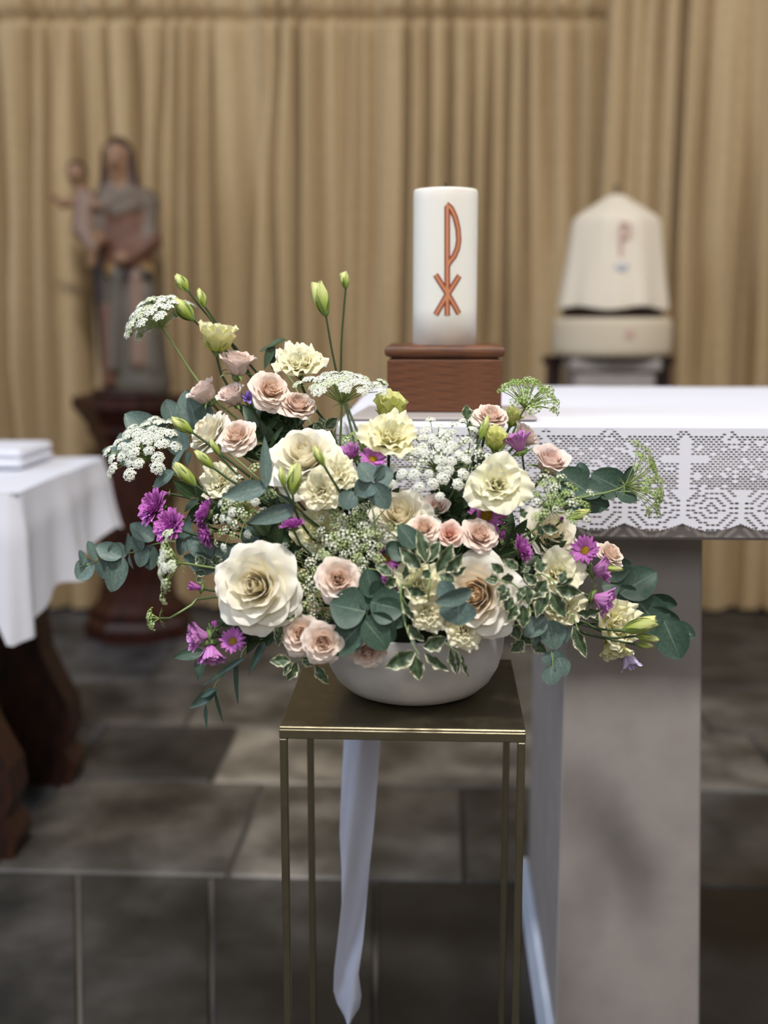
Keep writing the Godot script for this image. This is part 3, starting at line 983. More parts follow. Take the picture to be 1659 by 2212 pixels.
# ---------------------------------------------------------------- stand, bowl, ribbon
func stand() -> void:
	var t := thing("plant_stand", "slender brass plant stand with a square top under the flower bowl", "stand", Vector3(-0.0375, 0, -1.33))
	var b := MB.new()
	b.box(Vector3(0, 0.6785, 0), Vector3(0.268, 0.003, 0.264), 0.001)
	part("plate", b.mesh(), M.brass, t)
	b = MB.new()
	for s in [-1, 1]:
		b.box(Vector3(0, 0.6715, s * 0.1285), Vector3(0.268, 0.011, 0.007), 0.001)
		b.box(Vector3(s * 0.1305, 0.6715, 0), Vector3(0.007, 0.011, 0.25), 0.001)
	part("frame", b.mesh(), M.brass, t)
	for sx in [-1, 1]:
		for sz in [-1, 1]:
			b = MB.new()
			b.box(Vector3(sx * 0.1295, 0.333, sz * 0.1275), Vector3(0.0085, 0.666, 0.0085), 0.001)
			part("leg", b.mesh(), M.brass, t)
	b = MB.new()
	for s in [-1, 1]:
		b.box(Vector3(0, 0.005, s * 0.1275), Vector3(0.25, 0.008, 0.008), 0.001)
		b.box(Vector3(s * 0.1295, 0.005, 0), Vector3(0.008, 0.008, 0.247), 0.001)
	part("floor_frame", b.mesh(), M.brass, t)
	var p := thing("flower_bowl", "round white glazed bowl holding the flower arrangement", "bowl", Vector3(-0.028, 0.68, -1.335))
	b = MB.new()
	b.lathe([Vector2(0, 0.004), Vector2(0.05, 0.004), Vector2(0.052, 0), Vector2(0.066, 0.001), Vector2(0.08, 0.007), Vector2(0.092, 0.018), Vector2(0.101, 0.034), Vector2(0.106, 0.052), Vector2(0.1075, 0.07), Vector2(0.106, 0.084), Vector2(0.1045, 0.0865), Vector2(0.102, 0.0865), Vector2(0.1005, 0.083), Vector2(0.1, 0.06), Vector2(0.09, 0.025), Vector2(0.06, 0.01), Vector2(0, 0.009)], 72)
	part("body", b.mesh(), M.glaze, p)
	# satin ribbon: hangs from the back of the bowl, over the plate's rear edge, down behind the legs
	var rb := thing("ribbon", "long white satin ribbon trailing down behind the brass stand", "ribbon", Vector3(-0.09, 0.69, -1.45))
	var line := [at(800, 1480, 1.47), at(790, 1545, 1.535), at(782, 1600, 1.55), at(776, 1700, 1.56), at(770, 1800, 1.565), at(768, 1880, 1.56), at(765, 1950, 1.565), at(757, 2030, 1.57), at(748, 2100, 1.565), at(750, 2150, 1.57), at(752, 2180, 1.57), at(752, 2212, 1.575)]
	var half := [36, 40, 40, 39, 37, 30, 27, 28, 27, 31, 25, 6]
	var pts := PackedVector3Array()
	for j in line.size():
		for u in 9:
			var s := u / 4.0 - 1.0
			var e: float = half[j] / F * 1.56
			pts.append(line[j] + cam.basis.x * s * e + cam.basis.z * (0.012 * sin(s * 2.4 + j * 0.7) - 0.006 * s * s) - rb.position)
	b = MB.new()
	var rev := PackedVector3Array()
	for j in range(line.size() - 1, -1, -1):
		rev.append_array(pts.slice(j * 9, j * 9 + 9))
	b.sheet(8, rev, PackedColorArray(), PackedVector2Array())
	part("strip", b.mesh(), M.ribbon, rb)
	b = MB.new()
	for s in [-1.0, 1.0]:      # a loop either side of the knot
		var lp := PackedVector3Array()
		for j in 15:
			var a := PI * 2 * j / 14.0
			for u in 3:
				lp.append(Vector3(s * (0.018 - 0.018 * cos(a)), 0.014 * sin(a), -0.012 + u * 0.012))
		b.sheet(2, lp, PackedColorArray(), PackedVector2Array())
	part("bow", b.mesh(), M.ribbon, rb, Transform3D(Basis(), Vector3(0, 0.02, 0.005)))


# ---------------------------------------------------------------- petals
# Radial direction x, up y. L length, W half width, a0 / a1 lean from upright at the base / towards the tip, curl extra lean at the tip (degrees),
# r0 start radius, bend radius of curvature across, ruf / rufn wave height and count, tooth fringe, sharp pointed tip; c0 base colour, c1 tip, stripe darker veins
func petal(o: Dictionary) -> ArrayMesh:
	var nu: int = o.get("nu", 8)
	var nv: int = o.get("nv", 9)
	var L: float = o.L
	var W: float = o.W
	var a0 := deg_to_rad(o.get("a0", 40.0))
	var a1 := deg_to_rad(o.get("a1", 30.0))
	var curl := deg_to_rad(o.get("curl", 0.0))
	var ruf: float = o.get("ruf", 0.0)
	var rufn: float = o.get("rufn", 3.0)
	var ph: float = o.get("phase", 0.0)
	var tooth: float = o.get("tooth", 0.0)
	var sharp: float = o.get("sharp", 0.0)
	var flare: float = o.get("flare", 0.0)
	var c0: Color = o.c0
	var c1: Color = o.c1
	var stripe: float = o.get("stripe", 0.0)
	var strap: bool = o.get("strap", false)
	var r: float = o.get("r0", 0.02)
	var h: float = o.get("h0", 0.0)
	var tr := PackedFloat32Array()
	var th := PackedFloat32Array()
	var ta := PackedFloat32Array()
	var steps := 28
	for k in steps + 1:
		var s := float(k) / steps
		var a := lerpf(a0, a1, smoothstep(0.0, 0.65, s)) + curl * pow(smoothstep(0.6, 1.0, s), 1.5)
		tr.append(r)
		th.append(h)
		ta.append(a)
		r += sin(a) * L / steps
		h += cos(a) * L / steps
	var pts := PackedVector3Array()
	var cols := PackedColorArray()
	for j in nv + 1:
		for k in nu + 1:
			var u := 2.0 * k / nu - 1.0
			var au := absf(u)
			var lim := 1.0 - (0.3 if strap else 0.24) * pow(au, 2.6) + sharp * (pow(1.0 - au, 3.0) - 0.3) - tooth * (0.5 + 0.5 * sin(u * 9.0 + ph * 3.0)) - tooth * 0.35 * (k % 2)
			var s := clampf(float(j) / nv * lim, 0.0, 1.0)
			var w: float
			if strap:
				w = W * (0.35 + 0.65 * smoothstep(0.0, 0.55, s)) * (1.0 - 0.25 * smoothstep(0.8, 1.0, s))
			else:
				w = W * sqrt(maxf(0.06, 1.0 - pow((s - 0.62) / 0.66, 2.0)))
			var x := u * w
			var fi := s * steps
			var i0 := mini(int(fi), steps - 1)
			var ff := fi - i0
			var rr := lerpf(tr[i0], tr[i0 + 1], ff)
			var hh := lerpf(th[i0], th[i0 + 1], ff)
			var aa := lerpf(ta[i0], ta[i0 + 1], ff)
			var rho := maxf(o.get("bend", 0.1), rr * o.get("bendr", 1.05))
			var q := clampf(x / rho, -2.8, 2.8)
			var out := ruf * pow(s, 2.5) * sin(u * rufn * PI + ph) + 0.4 * ruf * pow(s, 5.0) * sin(u * rufn * 2.7 * PI + ph * 1.7) + flare * pow(au, 3.0) * s
			var nr := cos(aa)
			var nh := -sin(aa)
			var radial := rr - (1.0 - cos(q)) * rho + nr * out * cos(q)
			pts.append(Vector3(radial, hh + nh * out, rho * sin(q) + nr * out * sin(q)))
			var col := c0.lerp(c1, smoothstep(0.05, o.get("fade", 0.65), s))
			if stripe > 0.0:
				var l := 1.0 - stripe * (0.5 + 0.5 * cos(u * PI * 3.0))
				col = Color(col.r * l, col.g * l * l, col.b * l)
			if o.has("edge"):
				col = col.lerp(o.edge, pow(s, 6.0))
			cols.append(col)
	var b := MB.new()
	b.sheet(nu, pts, cols, PackedVector2Array())
	return b.mesh()


func rose_parts(sd: int, count: int, open: float, c_in: Color, c_out: Color, c_edge: Color) -> Array:
	var r := RandomNumberGenerator.new()
	r.seed = sd
	var out := []
	for k in count:
		var t := float(k) / (count - 1)
		var lean: float = (lerpf(-16.0 if count >= 38 else -9.0, 84.0, pow(t, 1.2)) - (8.0 if count >= 38 else 0.0) * maxf(0.0, 1.0 - t * 6.0)) * open
		var m := petal({"L": (lerpf(0.84, 1.02, t) + (0.08 if count >= 38 else 0.0) * maxf(0.0, 1.0 - t * 5.0)) * r.randf_range(0.96, 1.04), "W": lerpf(0.2, 0.6, pow(t, 0.8)), "a0": lerpf(10.0, 66.0, pow(t, 0.8)) * lerpf(0.5, 1.0, open), "a1": lean + r.randf_range(-3, 3), "curl": lerpf(6.0, 60.0, pow(t, 1.6)) * lerpf(0.6, 1.0, open),
			"r0": 0.015 + 0.06 * t, "bend": lerpf(0.06, 0.5, t), "bendr": lerpf(1.0, 1.25, t), "ruf": 0.02 + 0.035 * t, "rufn": r.randf_range(1.2, 2.4), "phase": r.randf() * TAU, "sharp": 0.03 + 0.06 * t, "flare": -0.04 + 0.05 * t,
			"c0": c_in.lerp(c_out, t * 0.5), "c1": c_in.lerp(c_out, minf(1.0, t * 1.3)), "edge": c_in.lerp(c_edge, minf(1.0, 0.4 + t)), "nu": 9, "nv": 11})
		out.append([m, Transform3D(Basis(Vector3.UP, k * 2.39996 + r.randf_range(-0.25, 0.25)) * Basis(Vector3.FORWARD, r.randf_range(-0.05, 0.05)), Vector3.ZERO)])
	return out


func ruffled_parts(sd: int, count: int, open: float, c_base: Color, c_tip: Color, c_edge: Color, ruf := 0.09) -> Array:
	var r := RandomNumberGenerator.new()
	r.seed = sd
	var out := []
	for k in count:
		var t := float(k) / (count - 1)
		var m := petal({"L": lerpf(0.72, 1.08, t) * r.randf_range(0.93, 1.06), "W": lerpf(0.34, 0.62, t), "a0": lerpf(12.0, 48.0, t) * lerpf(0.55, 1.0, open), "a1": lerpf(2.0, 74.0, pow(t, 1.1)) * open + r.randf_range(-5, 5), "curl": lerpf(10.0, 55.0, t) * open,
			"r0": 0.02 + 0.05 * t, "bend": lerpf(0.12, 0.5, t), "bendr": 1.15, "ruf": ruf * lerpf(0.7, 1.2, t), "rufn": r.randf_range(2.2, 3.6), "phase": r.randf() * TAU, "tooth": 0.03, "sharp": 0.03, "flare": 0.05,
			"c0": c_base, "c1": c_tip, "edge": c_edge, "fade": 0.55, "nu": 22, "nv": 10})
		out.append([m, Transform3D(Basis(Vector3.UP, k * 2.39996 + r.randf_range(-0.3, 0.3)), Vector3.ZERO)])
	return out


func ray_parts(sd: int, rings: Array, c0: Color, c1: Color, W: float, tooth: float) -> Array:      # a ring: [petals, lean, length, curl]
	var r := RandomNumberGenerator.new()
	r.seed = sd
	var out := []
	var kinds := []
	for ring in rings:
		var pair := []
		for q in 2:
			pair.append(petal({"L": ring[2] * (1.0 - 0.1 * q), "W": W, "a0": ring[1] * 0.75, "a1": ring[1], "curl": ring[3], "r0": 0.1, "bend": 0.22 + 0.1 * q, "bendr": 0.3, "ruf": 0.035, "rufn": 2.0, "phase": 1.0 + q * 2.0, "tooth": tooth, "strap": true, "stripe": 0.3, "c0": c0, "c1": c1, "fade": 0.5, "nu": 8, "nv": 7}))
		kinds.append(pair)
		for k in ring[0]:
			out.append([pair[k % 2], Transform3D(Basis(Vector3.UP, TAU * (k + r.randf_range(-0.3, 0.3)) / ring[0] + ring[1]) * Basis(Vector3.BACK, r.randf_range(-0.12, 0.12)), Vector3(0, r.randf_range(-0.01, 0.01), 0))])
	return out


func facing(n: Vector3, spin: float) -> Basis:
	var x := n.cross(Vector3(0.31, 0.2, -0.93)).normalized()
	return Basis(x, n, x.cross(n)) * Basis(Vector3.UP, spin)


func stem_path(a: Vector3, n: Vector3, e: Vector3, bow := 0.05) -> Array:
	var p1 := a - n * bow
	var p2 := e + Vector3(0, 0.06, 0)
	var out := []
	for k in 11:
		var t := k / 10.0
		out.append(a.bezier_interpolate(p1, p2, e, t))
	return out


func into_bowl() -> Vector3:
	return mouth + Vector3(rng.randf_range(-0.055, 0.055), -0.02, rng.randf_range(-0.05, 0.05))


func inside(root: Node3D) -> Transform3D:      # lets a part of a turned and scaled thing be given in metres, from the thing's origin
	return root.transform.affine_inverse() * Transform3D(Basis(), root.position)


func calyx_mesh(kind: String) -> ArrayMesh:
	if pool.has("calyx" + kind):
		return pool["calyx" + kind]
	var b := MB.new()
	if kind == "rose":
		b.lathe([Vector2(0.05, -0.3), Vector2(0.14, -0.24), Vector2(0.19, -0.12), Vector2(0.17, -0.02), Vector2(0.1, 0.03)], 10)
	elif kind == "aster":
		b.lathe([Vector2(0.05, -0.16), Vector2(0.2, -0.12), Vector2(0.3, -0.02), Vector2(0.3, 0.08), Vector2(0.2, 0.1)], 12)
	else:
		b.lathe([Vector2(0.05, -0.2), Vector2(0.11, -0.14), Vector2(0.13, -0.02), Vector2(0.1, 0.04)], 10)
	var cnt := 5 if kind != "aster" else 9
	for k in cnt:
		var a := TAU * k / cnt
		var pts := PackedVector3Array()
		var len_ := 0.62 if kind == "rose" else 0.45 if kind == "aster" else 0.6
		for j in 7:
			var s := j / 6.0
			var lean := lerpf(0.5, 1.5, s) if kind == "rose" else lerpf(1.1, 1.4, s) if kind == "aster" else lerpf(0.5, 0.75, s)
			var rr := 0.13 + len_ * s * sin(lean)
			var hh := -0.08 + len_ * s * cos(lean)
			var w := (0.1 if kind != "lisianthus" else 0.045) * sqrt(maxf(0.0, 1.0 - s)) * (0.7 + 0.6 * s)
			for u in 3:
				var x := (u - 1.0) * w
				pts.append(Vector3(cos(a) * rr - sin(a) * x, hh - 0.03 * absf(u - 1.0), -sin(a) * rr - cos(a) * x))
		b.sheet(2, pts, PackedColorArray(), PackedVector2Array())
	pool["calyx" + kind] = b.mesh()
	return pool["calyx" + kind]


# a flower head: centre in pixels, radius in pixels, the way it faces (right, up, towards the viewer)
func head(called: String, category: String, kind: String, calyx: String, tint: Material, px: float, py: float, rad: float, n: Vector3, dd: float, label: String, spin := 0.0, bow := 0.05, stem_to = null) -> Node3D:
	heads.append([Vector2(px, py), label])
	var d := dep(px, py) + dd
	var face := look(n.x, n.y, n.z)
	var size := rad / F * d
	var lift := 0.38 if calyx != "aster" else 0.2
	var root := thing(called, label, category, at(px, py, d) - face * size * lift)
	root.basis = facing(face, spin + rng.randf_range(-0.4, 0.4)) * Basis.from_scale(Vector3.ONE * size)
	for e in pool[kind]:
		part("petal", e[0], tint, root, e[1])
	part("calyx", calyx_mesh(calyx), M.calyx, root)
	if kind == "aster_open":
		part("disc", disc_mesh(), M.disc, root)
	var b := MB.new()
	var a := -face * size * 0.18
	b.tube(stem_path(a, face, (into_bowl() if stem_to == null else stem_to) - root.position, bow), 0.0012 if calyx == "aster" else 0.0016, 0.0018, 6)
	part("stem", b.mesh(), M.stem, root, inside(root))
	return root


func disc_mesh() -> ArrayMesh:
	if pool.has("disc"):
		return pool.disc
	var b := MB.new()
	b.ink = lin(150, 120, 20)
	b.lathe([Vector2(0.3, 0.06), Vector2(0.27, 0.14), Vector2(0.16, 0.2), Vector2(0.0, 0.21)], 14)
	for k in 70:
		var rr := 0.28 * sqrt((k + 0.5) / 70.0)
		var a := k * 2.39996
		var y := 0.21 - 0.85 * rr * rr
		b.ink = lin(214, 176, 40).lerp(lin(130, 110, 20), rng.randf())
		b.lathe([Vector2(0.024, -0.02), Vector2(0.026, 0.02), Vector2(0.0, 0.045)], 5, Vector3(rr * cos(a), y, rr * sin(a)))
	pool.disc = b.mesh()
	return pool.disc


func bud_mesh(kind: int) -> ArrayMesh:      # from the stem at 0 to the tip at 1
	var key := "bud%d" % kind
	if pool.has(key):
		return pool[key]
	var r := RandomNumberGenerator.new()
	r.seed = 50 + kind
	var b := MB.new()
	# three wrapped, twisted petals with frilled tips
	for q in 4:
		var pts := PackedVector3Array()
		var cols := PackedColorArray()
		for j in 13:
			var s := j / 12.0
			for u in 9:
				var e := u / 4.0 - 1.0
				var a := TAU * q / 4.0 + e * 1.05 + s * 1.5 + 0.3
				var prof := 0.27 * pow(sin(PI * clampf(0.06 + s * (0.8 if kind == 1 else 0.9), 0, 1)), 0.8)
				prof *= 1.0 + 0.14 * e + 0.05 * sin(q * 3.0)
				var top := 1.0 - 0.1 * e * e + (0.05 * sin(u * 3.1 + q * 2.0) if j > 10 else 0.0) - 0.06 * (q % 2)
				if kind == 1 and s > 0.7:
					prof += 0.14 * (s - 0.7) * (1.0 + 0.7 * sin(u * 2.2 + q))
				pts.append(Vector3(prof * cos(a), s * top, -prof * sin(a)))
				var col := lin(150, 168, 66).lerp(lin(220, 222, 150), smoothstep(0.2, 1.0, s)).lerp(lin(120, 146, 50), 0.5 * clampf(1.0 - absf(e) * 2.0, 0, 1))
				cols.append(col)
		b.sheet(8, pts, cols, PackedVector2Array())
	pool[key] = b.mesh()
	return pool[key]


func bud_sepals() -> ArrayMesh:
	if pool.has("bud_sepals"):
		return pool.bud_sepals
	var b := MB.new()
	b.lathe([Vector2(0.03, -0.06), Vector2(0.09, -0.02), Vector2(0.13, 0.05), Vector2(0.1, 0.1)], 9)
	for k in 5:
		var a := TAU * k / 5.0
		var pts := PackedVector3Array()
		for j in 8:
			var s := j / 7.0
			var rr := 0.1 + 0.21 * sin(PI * minf(0.5, s * 0.62)) + 0.05 * s * s
			for u in 3:
				var x := (u - 1.0) * 0.05 * sqrt(maxf(0.0, 1.0 - s))
				pts.append(Vector3(cos(a) * rr - sin(a) * x, s * (0.72 + 0.16 * sin(k * 2.0)), -sin(a) * rr - cos(a) * x))
		b.sheet(2, pts, PackedColorArray(), PackedVector2Array())
	pool.bud_sepals = b.mesh()
	return pool.bud_sepals


func bud(bx: float, by: float, tx: float, ty: float, fat: float, kind: int, dd: float, label: String, via := [], dz := 0.0) -> void:
	var d := dep(bx, by) + dd
	var a := at(bx, by, d)
	var e := at(tx, ty, d + dz)
	var l := a.distance_to(e)
	var n := (e - a).normalized()
	var root := thing("lisianthus_bud", label, "flower bud", a, "green lisianthus buds in the arrangement")
	root.basis = facing(n, rng.randf() * TAU) * Basis.from_scale(Vector3(l * fat, l, l * fat))
	part("petals", bud_mesh(kind), M.bud, root)
	part("sepals", bud_sepals(), M.calyx, root)
	var b := MB.new()
	var path := []
	if via.size():
		var cv := Curve3D.new()
		cv.add_point(Vector3.ZERO, Vector3.ZERO, -n * 0.012)
		for k in via.size():
			var p := at(via[k].x, via[k].y, d + 0.01 * (k + 1)) - a
			var ahead: Vector3 = (at(via[mini(k + 1, via.size() - 1)].x, via[mini(k + 1, via.size() - 1)].y, d) - at(via[maxi(k - 1, 0)].x, via[maxi(k - 1, 0)].y, d)) * 0.2
			cv.add_point(p, -ahead, ahead)
		cv.add_point(into_bowl() - a, Vector3(0, 0.06, 0), Vector3.ZERO)
		for k in 25:
			path.append(cv.sample_baked(cv.get_baked_length() * k / 24.0, true))
	else:
		path = stem_path(Vector3.ZERO, n, into_bowl() - a, 0.05)
	b.tube(path, 0.0013, 0.0022, 6)
	part("stem", b.mesh(), M.stem, root, inside(root))


# ---------------------------------------------------------------- umbels
func floret_clump(kind: int) -> ArrayMesh:      # radius 1: little stalks from the origin, each with a five-petalled floret
	var key := "clump%d" % kind
	if pool.has(key):
		return pool[key]
	var r := RandomNumberGenerator.new()
	r.seed = 80 + kind
	var b := MB.new()
	var loose := kind in [2, 4, 5, 6]
	var cnt := 13 if loose else 24
	for k in cnt:
		var q := (k + 0.5) / cnt
		var lean := (1.3 if loose else 1.05) * sqrt(q)
		var a := k * 2.39996
		var d := Vector3(sin(lean) * cos(a), cos(lean), sin(lean) * sin(a))
		var end := d * r.randf_range(0.88, 1.08)
		b.ink = lin(138, 160, 92)
		b.tube([Vector3.ZERO, end], 0.03, 0.02, 3, false)
		var x := d.cross(Vector3(0.2, 0.9, 0.3)).normalized()
		var y := d.cross(x)
		var white: Color = [lin(240, 242, 232), lin(226, 232, 206), lin(198, 212, 160), lin(232, 236, 226), lin(150, 176, 96), lin(132, 150, 80), lin(232, 236, 218)][kind]
		var s := r.randf_range(0.22, 0.3) if loose else r.randf_range(0.19, 0.26)
		for p in 5:
			b.ink = white * r.randf_range(0.88, 1.0)
			var t := TAU * p / 5.0 + k
			var o := x * cos(t) + y * sin(t)
			var sd := x * -sin(t) + y * cos(t)
			b.quad(end, end + o * s * 0.7 - sd * s * 0.42, end + o * s * 1.1 + d * s * 0.25, end + o * s * 0.7 + sd * s * 0.42)
		b.ink = lin(176, 190, 110)
		b.lathe([Vector2(0.05, -0.01), Vector2(0.04, 0.05), Vector2(0, 0.07)], 4, end)
	pool[key] = b.mesh()
	return pool[key]


# hub in pixels, axis (right, up, towards), spread in degrees, ray length in pixels, clump radius in pixels, kinds of clump
func umbel(hx: float, hy: float, dd: float, n: Vector3, spread: float, ray: float, clump: float, count: int, kinds: Array, label: String, stem_via: Array, flat := 0.35, called := "lace_flower") -> void:
	var d := dep(hx, hy) + dd
	var hub := at(hx, hy, d)
	var axis := look(n.x, n.y, n.z)
	var root := thing(called, label, "flower", hub, "lacy umbel flowers in the arrangement")
	var fr := facing(axis, rng.randf() * TAU)
	var s := d / F
	var rays := MB.new()
	for k in count:
		var q := sqrt((k + 0.6) / count)
		var lean := deg_to_rad(spread) * q
		var a := k * 2.39996 + rng.randf_range(-0.2, 0.2)
		var dir := fr * Vector3(sin(lean) * cos(a), cos(lean), sin(lean) * sin(a))
		var reach: float = ray * s * lerpf(1.0, 1.0 / maxf(cos(lean), 0.3), flat) * rng.randf_range(0.92, 1.05)
		var end := dir * reach
		var mid := dir * reach * 0.55 + axis * reach * 0.07
		rays.tube([Vector3.ZERO, mid, end], 0.0007, 0.00045, 4, false)
		var up := (dir * 0.65 + axis * 0.6 + Vector3(0, 0.15, 0)).normalized()
		var sc: float = clump * s * rng.randf_range(0.8, 1.15)
		part("floret_cluster", floret_clump(kinds[k % kinds.size()]), M.floret, root, Transform3D(facing(up, rng.randf() * TAU) * Basis.from_scale(Vector3(sc, sc * 0.8, sc)), end - up * sc * 0.5))
	for k in 9:      # thin bracts under the rays
		var a := TAU * k / 9.0
		var o := fr * Vector3(cos(a), 0.1, sin(a))
		rays.tube([Vector3.ZERO, o * 0.006 - axis * 0.002, o * 0.012 - axis * 0.006], 0.0005, 0.0002, 3, false)
	part("rays", rays.mesh(), M.ray_green, root)
	var cv := Curve3D.new()
	cv.add_point(Vector3.ZERO, Vector3.ZERO, -axis * 0.015)
	for k in stem_via.size():
		var p := at(stem_via[k].x, stem_via[k].y, d + 0.012 * (k + 1)) - hub
		var last := hub if k == 0 else at(stem_via[k - 1].x, stem_via[k - 1].y, d)
		var go := (p + hub - last) * 0.25
		cv.add_point(p, -go, go)
	cv.add_point(into_bowl() - hub, Vector3(0, 0.05, 0), Vector3.ZERO)
	var path := []
	for k in 25:
		path.append(cv.sample_baked(cv.get_baked_length() * k / 24.0, true))
	var b := MB.new()
	b.tube(path, 0.0013, 0.0022, 6)
	part("stem", b.mesh(), M.stem_pale, root)


# ---------------------------------------------------------------- leaves
func leaf_mesh(kind: String, variant: int) -> ArrayMesh:      # from 0 to 1 along y, half width 0.5 along x, facing z
	var key := "%s%d" % [kind, variant]
	if pool.has(key):
		return pool[key]
	var r := RandomNumberGenerator.new()
	r.seed = 300 + variant
	var nu := 10
	var nv := 16
	var pts := PackedVector3Array()
	var uvs := PackedVector2Array()
	var bow := r.randf_range(-0.06, 0.1)
	var ph := r.randf() * TAU
	for j in nv + 1:
		var s := float(j) / nv
		var w: float
		match kind:
			"round": w = 0.5 * pow(sin(PI * pow(s, 0.86)), 0.62)
			"long": w = 0.5 * pow(sin(PI * pow(s, 0.75)), 0.85)
			"wavy": w = 0.5 * pow(sin(PI * pow(s, 0.85)), 1.0)
			_: w = 0.5 * pow(sin(PI * pow(s, 0.8)), 0.9)
		w = maxf(w, 0.012)
		for k in nu + 1:
			var u := 2.0 * k / nu - 1.0
			var z := bow * sin(PI * s) - 0.1 * s * s * (variant % 2) + (0.1 if kind != "wavy" else 0.16) * u * u * w * 2.0
			var ww := w
			if kind == "wavy":
				z += 0.12 * pow(absf(u), 2.0) * sin(s * 17.0 + ph + (0.9 if u > 0 else 0.0)) * sin(PI * s)
				ww *= 1.0 + 0.08 * sin(s * 23.0 + ph * 2.0 + signf(u))
			elif kind == "toothed":
				ww *= 1.0 + 0.16 * ((j + 1) % 2) * absf(u)
			else:
				z += 0.02 * sin(s * 6.0 + ph) * u
				ww *= 1.0 + 0.03 * sin(s * 7.0 + ph + u)
			pts.append(Vector3(u * ww, s, z))
			uvs.append(Vector2(0.5 + 0.5 * u, 1.0 - s))
	var b := MB.new()
	b.sheet(nu, pts, PackedColorArray(), uvs)
	pool[key] = b.mesh()
	return pool[key]


func leaf_image(kind: String, sd: int) -> ImageTexture:
	var w := 96
	var h := 160
	var f := FastNoiseLite.new()
	f.seed = sd
	f.frequency = 0.05
	f.fractal_octaves = 4
	var im := Image.create_empty(w, h, false, Image.FORMAT_RGB8)
	for y in h:
		var s := 1.0 - (y + 0.5) / h
		for x in w:
			var u := 2.0 * (x + 0.5) / w - 1.0
			var au := absf(u)
			var no := f.get_noise_2d(x, y)
			var fine := f.get_noise_2d(x * 5.0, y * 5.0)
			var c: Color
			if kind == "wavy":
				c = c8(72, 94, 64).lerp(c8(46, 66, 42), clampf(0.5 + no * 1.4, 0, 1)).lerp(c8(126, 142, 118), 0.35 * clampf(no * 2.0, 0, 1))
				var rib := exp(-pow(u / 0.05, 2.0)) * 0.45
				c = c.lerp(c8(168, 178, 132), rib)
				var edge := au + 0.5 * f.get_noise_2d(x * 2.4 + 90.0, y * 2.4) + 0.35 * pow(absf(s - 0.5) * 2.0, 4.0)
				c = c.lerp(c8(228, 224, 192), smoothstep(0.79, 0.86, edge))
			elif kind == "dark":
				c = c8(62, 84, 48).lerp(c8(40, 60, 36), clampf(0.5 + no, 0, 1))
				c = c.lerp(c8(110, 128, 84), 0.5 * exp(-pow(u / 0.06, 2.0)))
			else:
				var a := c8(98, 120, 113) if kind == "grey" else c8(62, 88, 72)
				var b := c8(76, 98, 92) if kind == "grey" else c8(48, 73, 59)
				c = a.lerp(b, clampf(0.5 + no * 1.2, 0, 1))
				c = c.lerp(c8(136, 154, 146) if kind == "grey" else c8(80, 104, 88), clampf(fine * 0.8, 0, 0.5))
				var v := absf(fposmod((s - au * 0.55) * 7.0, 1.0) - 0.5)
				c = c.lerp(c8(142, 160, 146), 0.16 * smoothstep(0.07, 0.0, v))
				c = c.lerp(c8(158, 172, 150), 0.55 * exp(-pow(u / (0.05 * (1.15 - s)), 2.0)))
			im.set_pixel(x, y, c)
	return ImageTexture.create_from_image(im)


# one leaf from its stalk end to its tip, both in pixels; width in pixels, roll about its length in degrees, tip nearer by dz metres
func leaf(root: Node3D, kind: String, m: Material, d: float, q: Array) -> void:
	var dz: float = q[6] if q.size() > 6 else 0.0
	var a := at(q[0], q[1], d)
	var e := at(q[2], q[3], d - dz)
	var y := e - a
	var l := y.length()
	y /= l
	var z := cam.basis.z
	z = (z - y * z.dot(y)).normalized()
	z = z.rotated(y, deg_to_rad(q[5] if q.size() > 5 else rng.randf_range(-22, 22)))
	var x := y.cross(z)
	var w: float = q[4] / F * d
	part("leaf", leaf_mesh(kind, rng.randi() % 4), m, root, Transform3D(Basis(x * w, y * l, z * minf(l, w * 1.6)), a - root.position))


func sprig(called: String, kind: String, m: Material, label: String, dd: float, path: Array, leaves: Array, group: String, into := true, thick := 0.0013) -> Node3D:
	var mid := Vector2(path[0].x, path[0].y)
	var d := dep(mid.x, mid.y) + dd
	var root := thing(called, label, "foliage", at(mid.x, mid.y, d), group)
	var cv := Curve3D.new()
	for k in path.size():
		var back: Vector2 = path[maxi(k - 1, 0)]
		var ahead: Vector2 = path[mini(k + 1, path.size() - 1)]
		var h: Vector3 = (at(ahead.x, ahead.y, d) - at(back.x, back.y, d)) * 0.2
		cv.add_point(at(path[k].x, path[k].y, d + 0.004 * k) - root.position, -h, h)
	if into:
		cv.add_point(into_bowl() + Vector3(0, 0.02, 0) - root.position, (at(mid.x, mid.y, d) - mouth) * 0.2, Vector3.ZERO)
	var pts := []
	for k in 21:
		pts.append(cv.sample_baked(cv.get_baked_length() * k / 20.0, true))
	var b := MB.new()
	b.tube(pts, thick * 0.6, thick * 1.3, 6)
	part("stem", b.mesh(), M.stem_pale if kind != "toothed" else M.stem, root)
	for k in leaves.size():
		leaf(root, kind, m, d + 0.0025 * (k % 4) - 0.004, leaves[k])
	return root


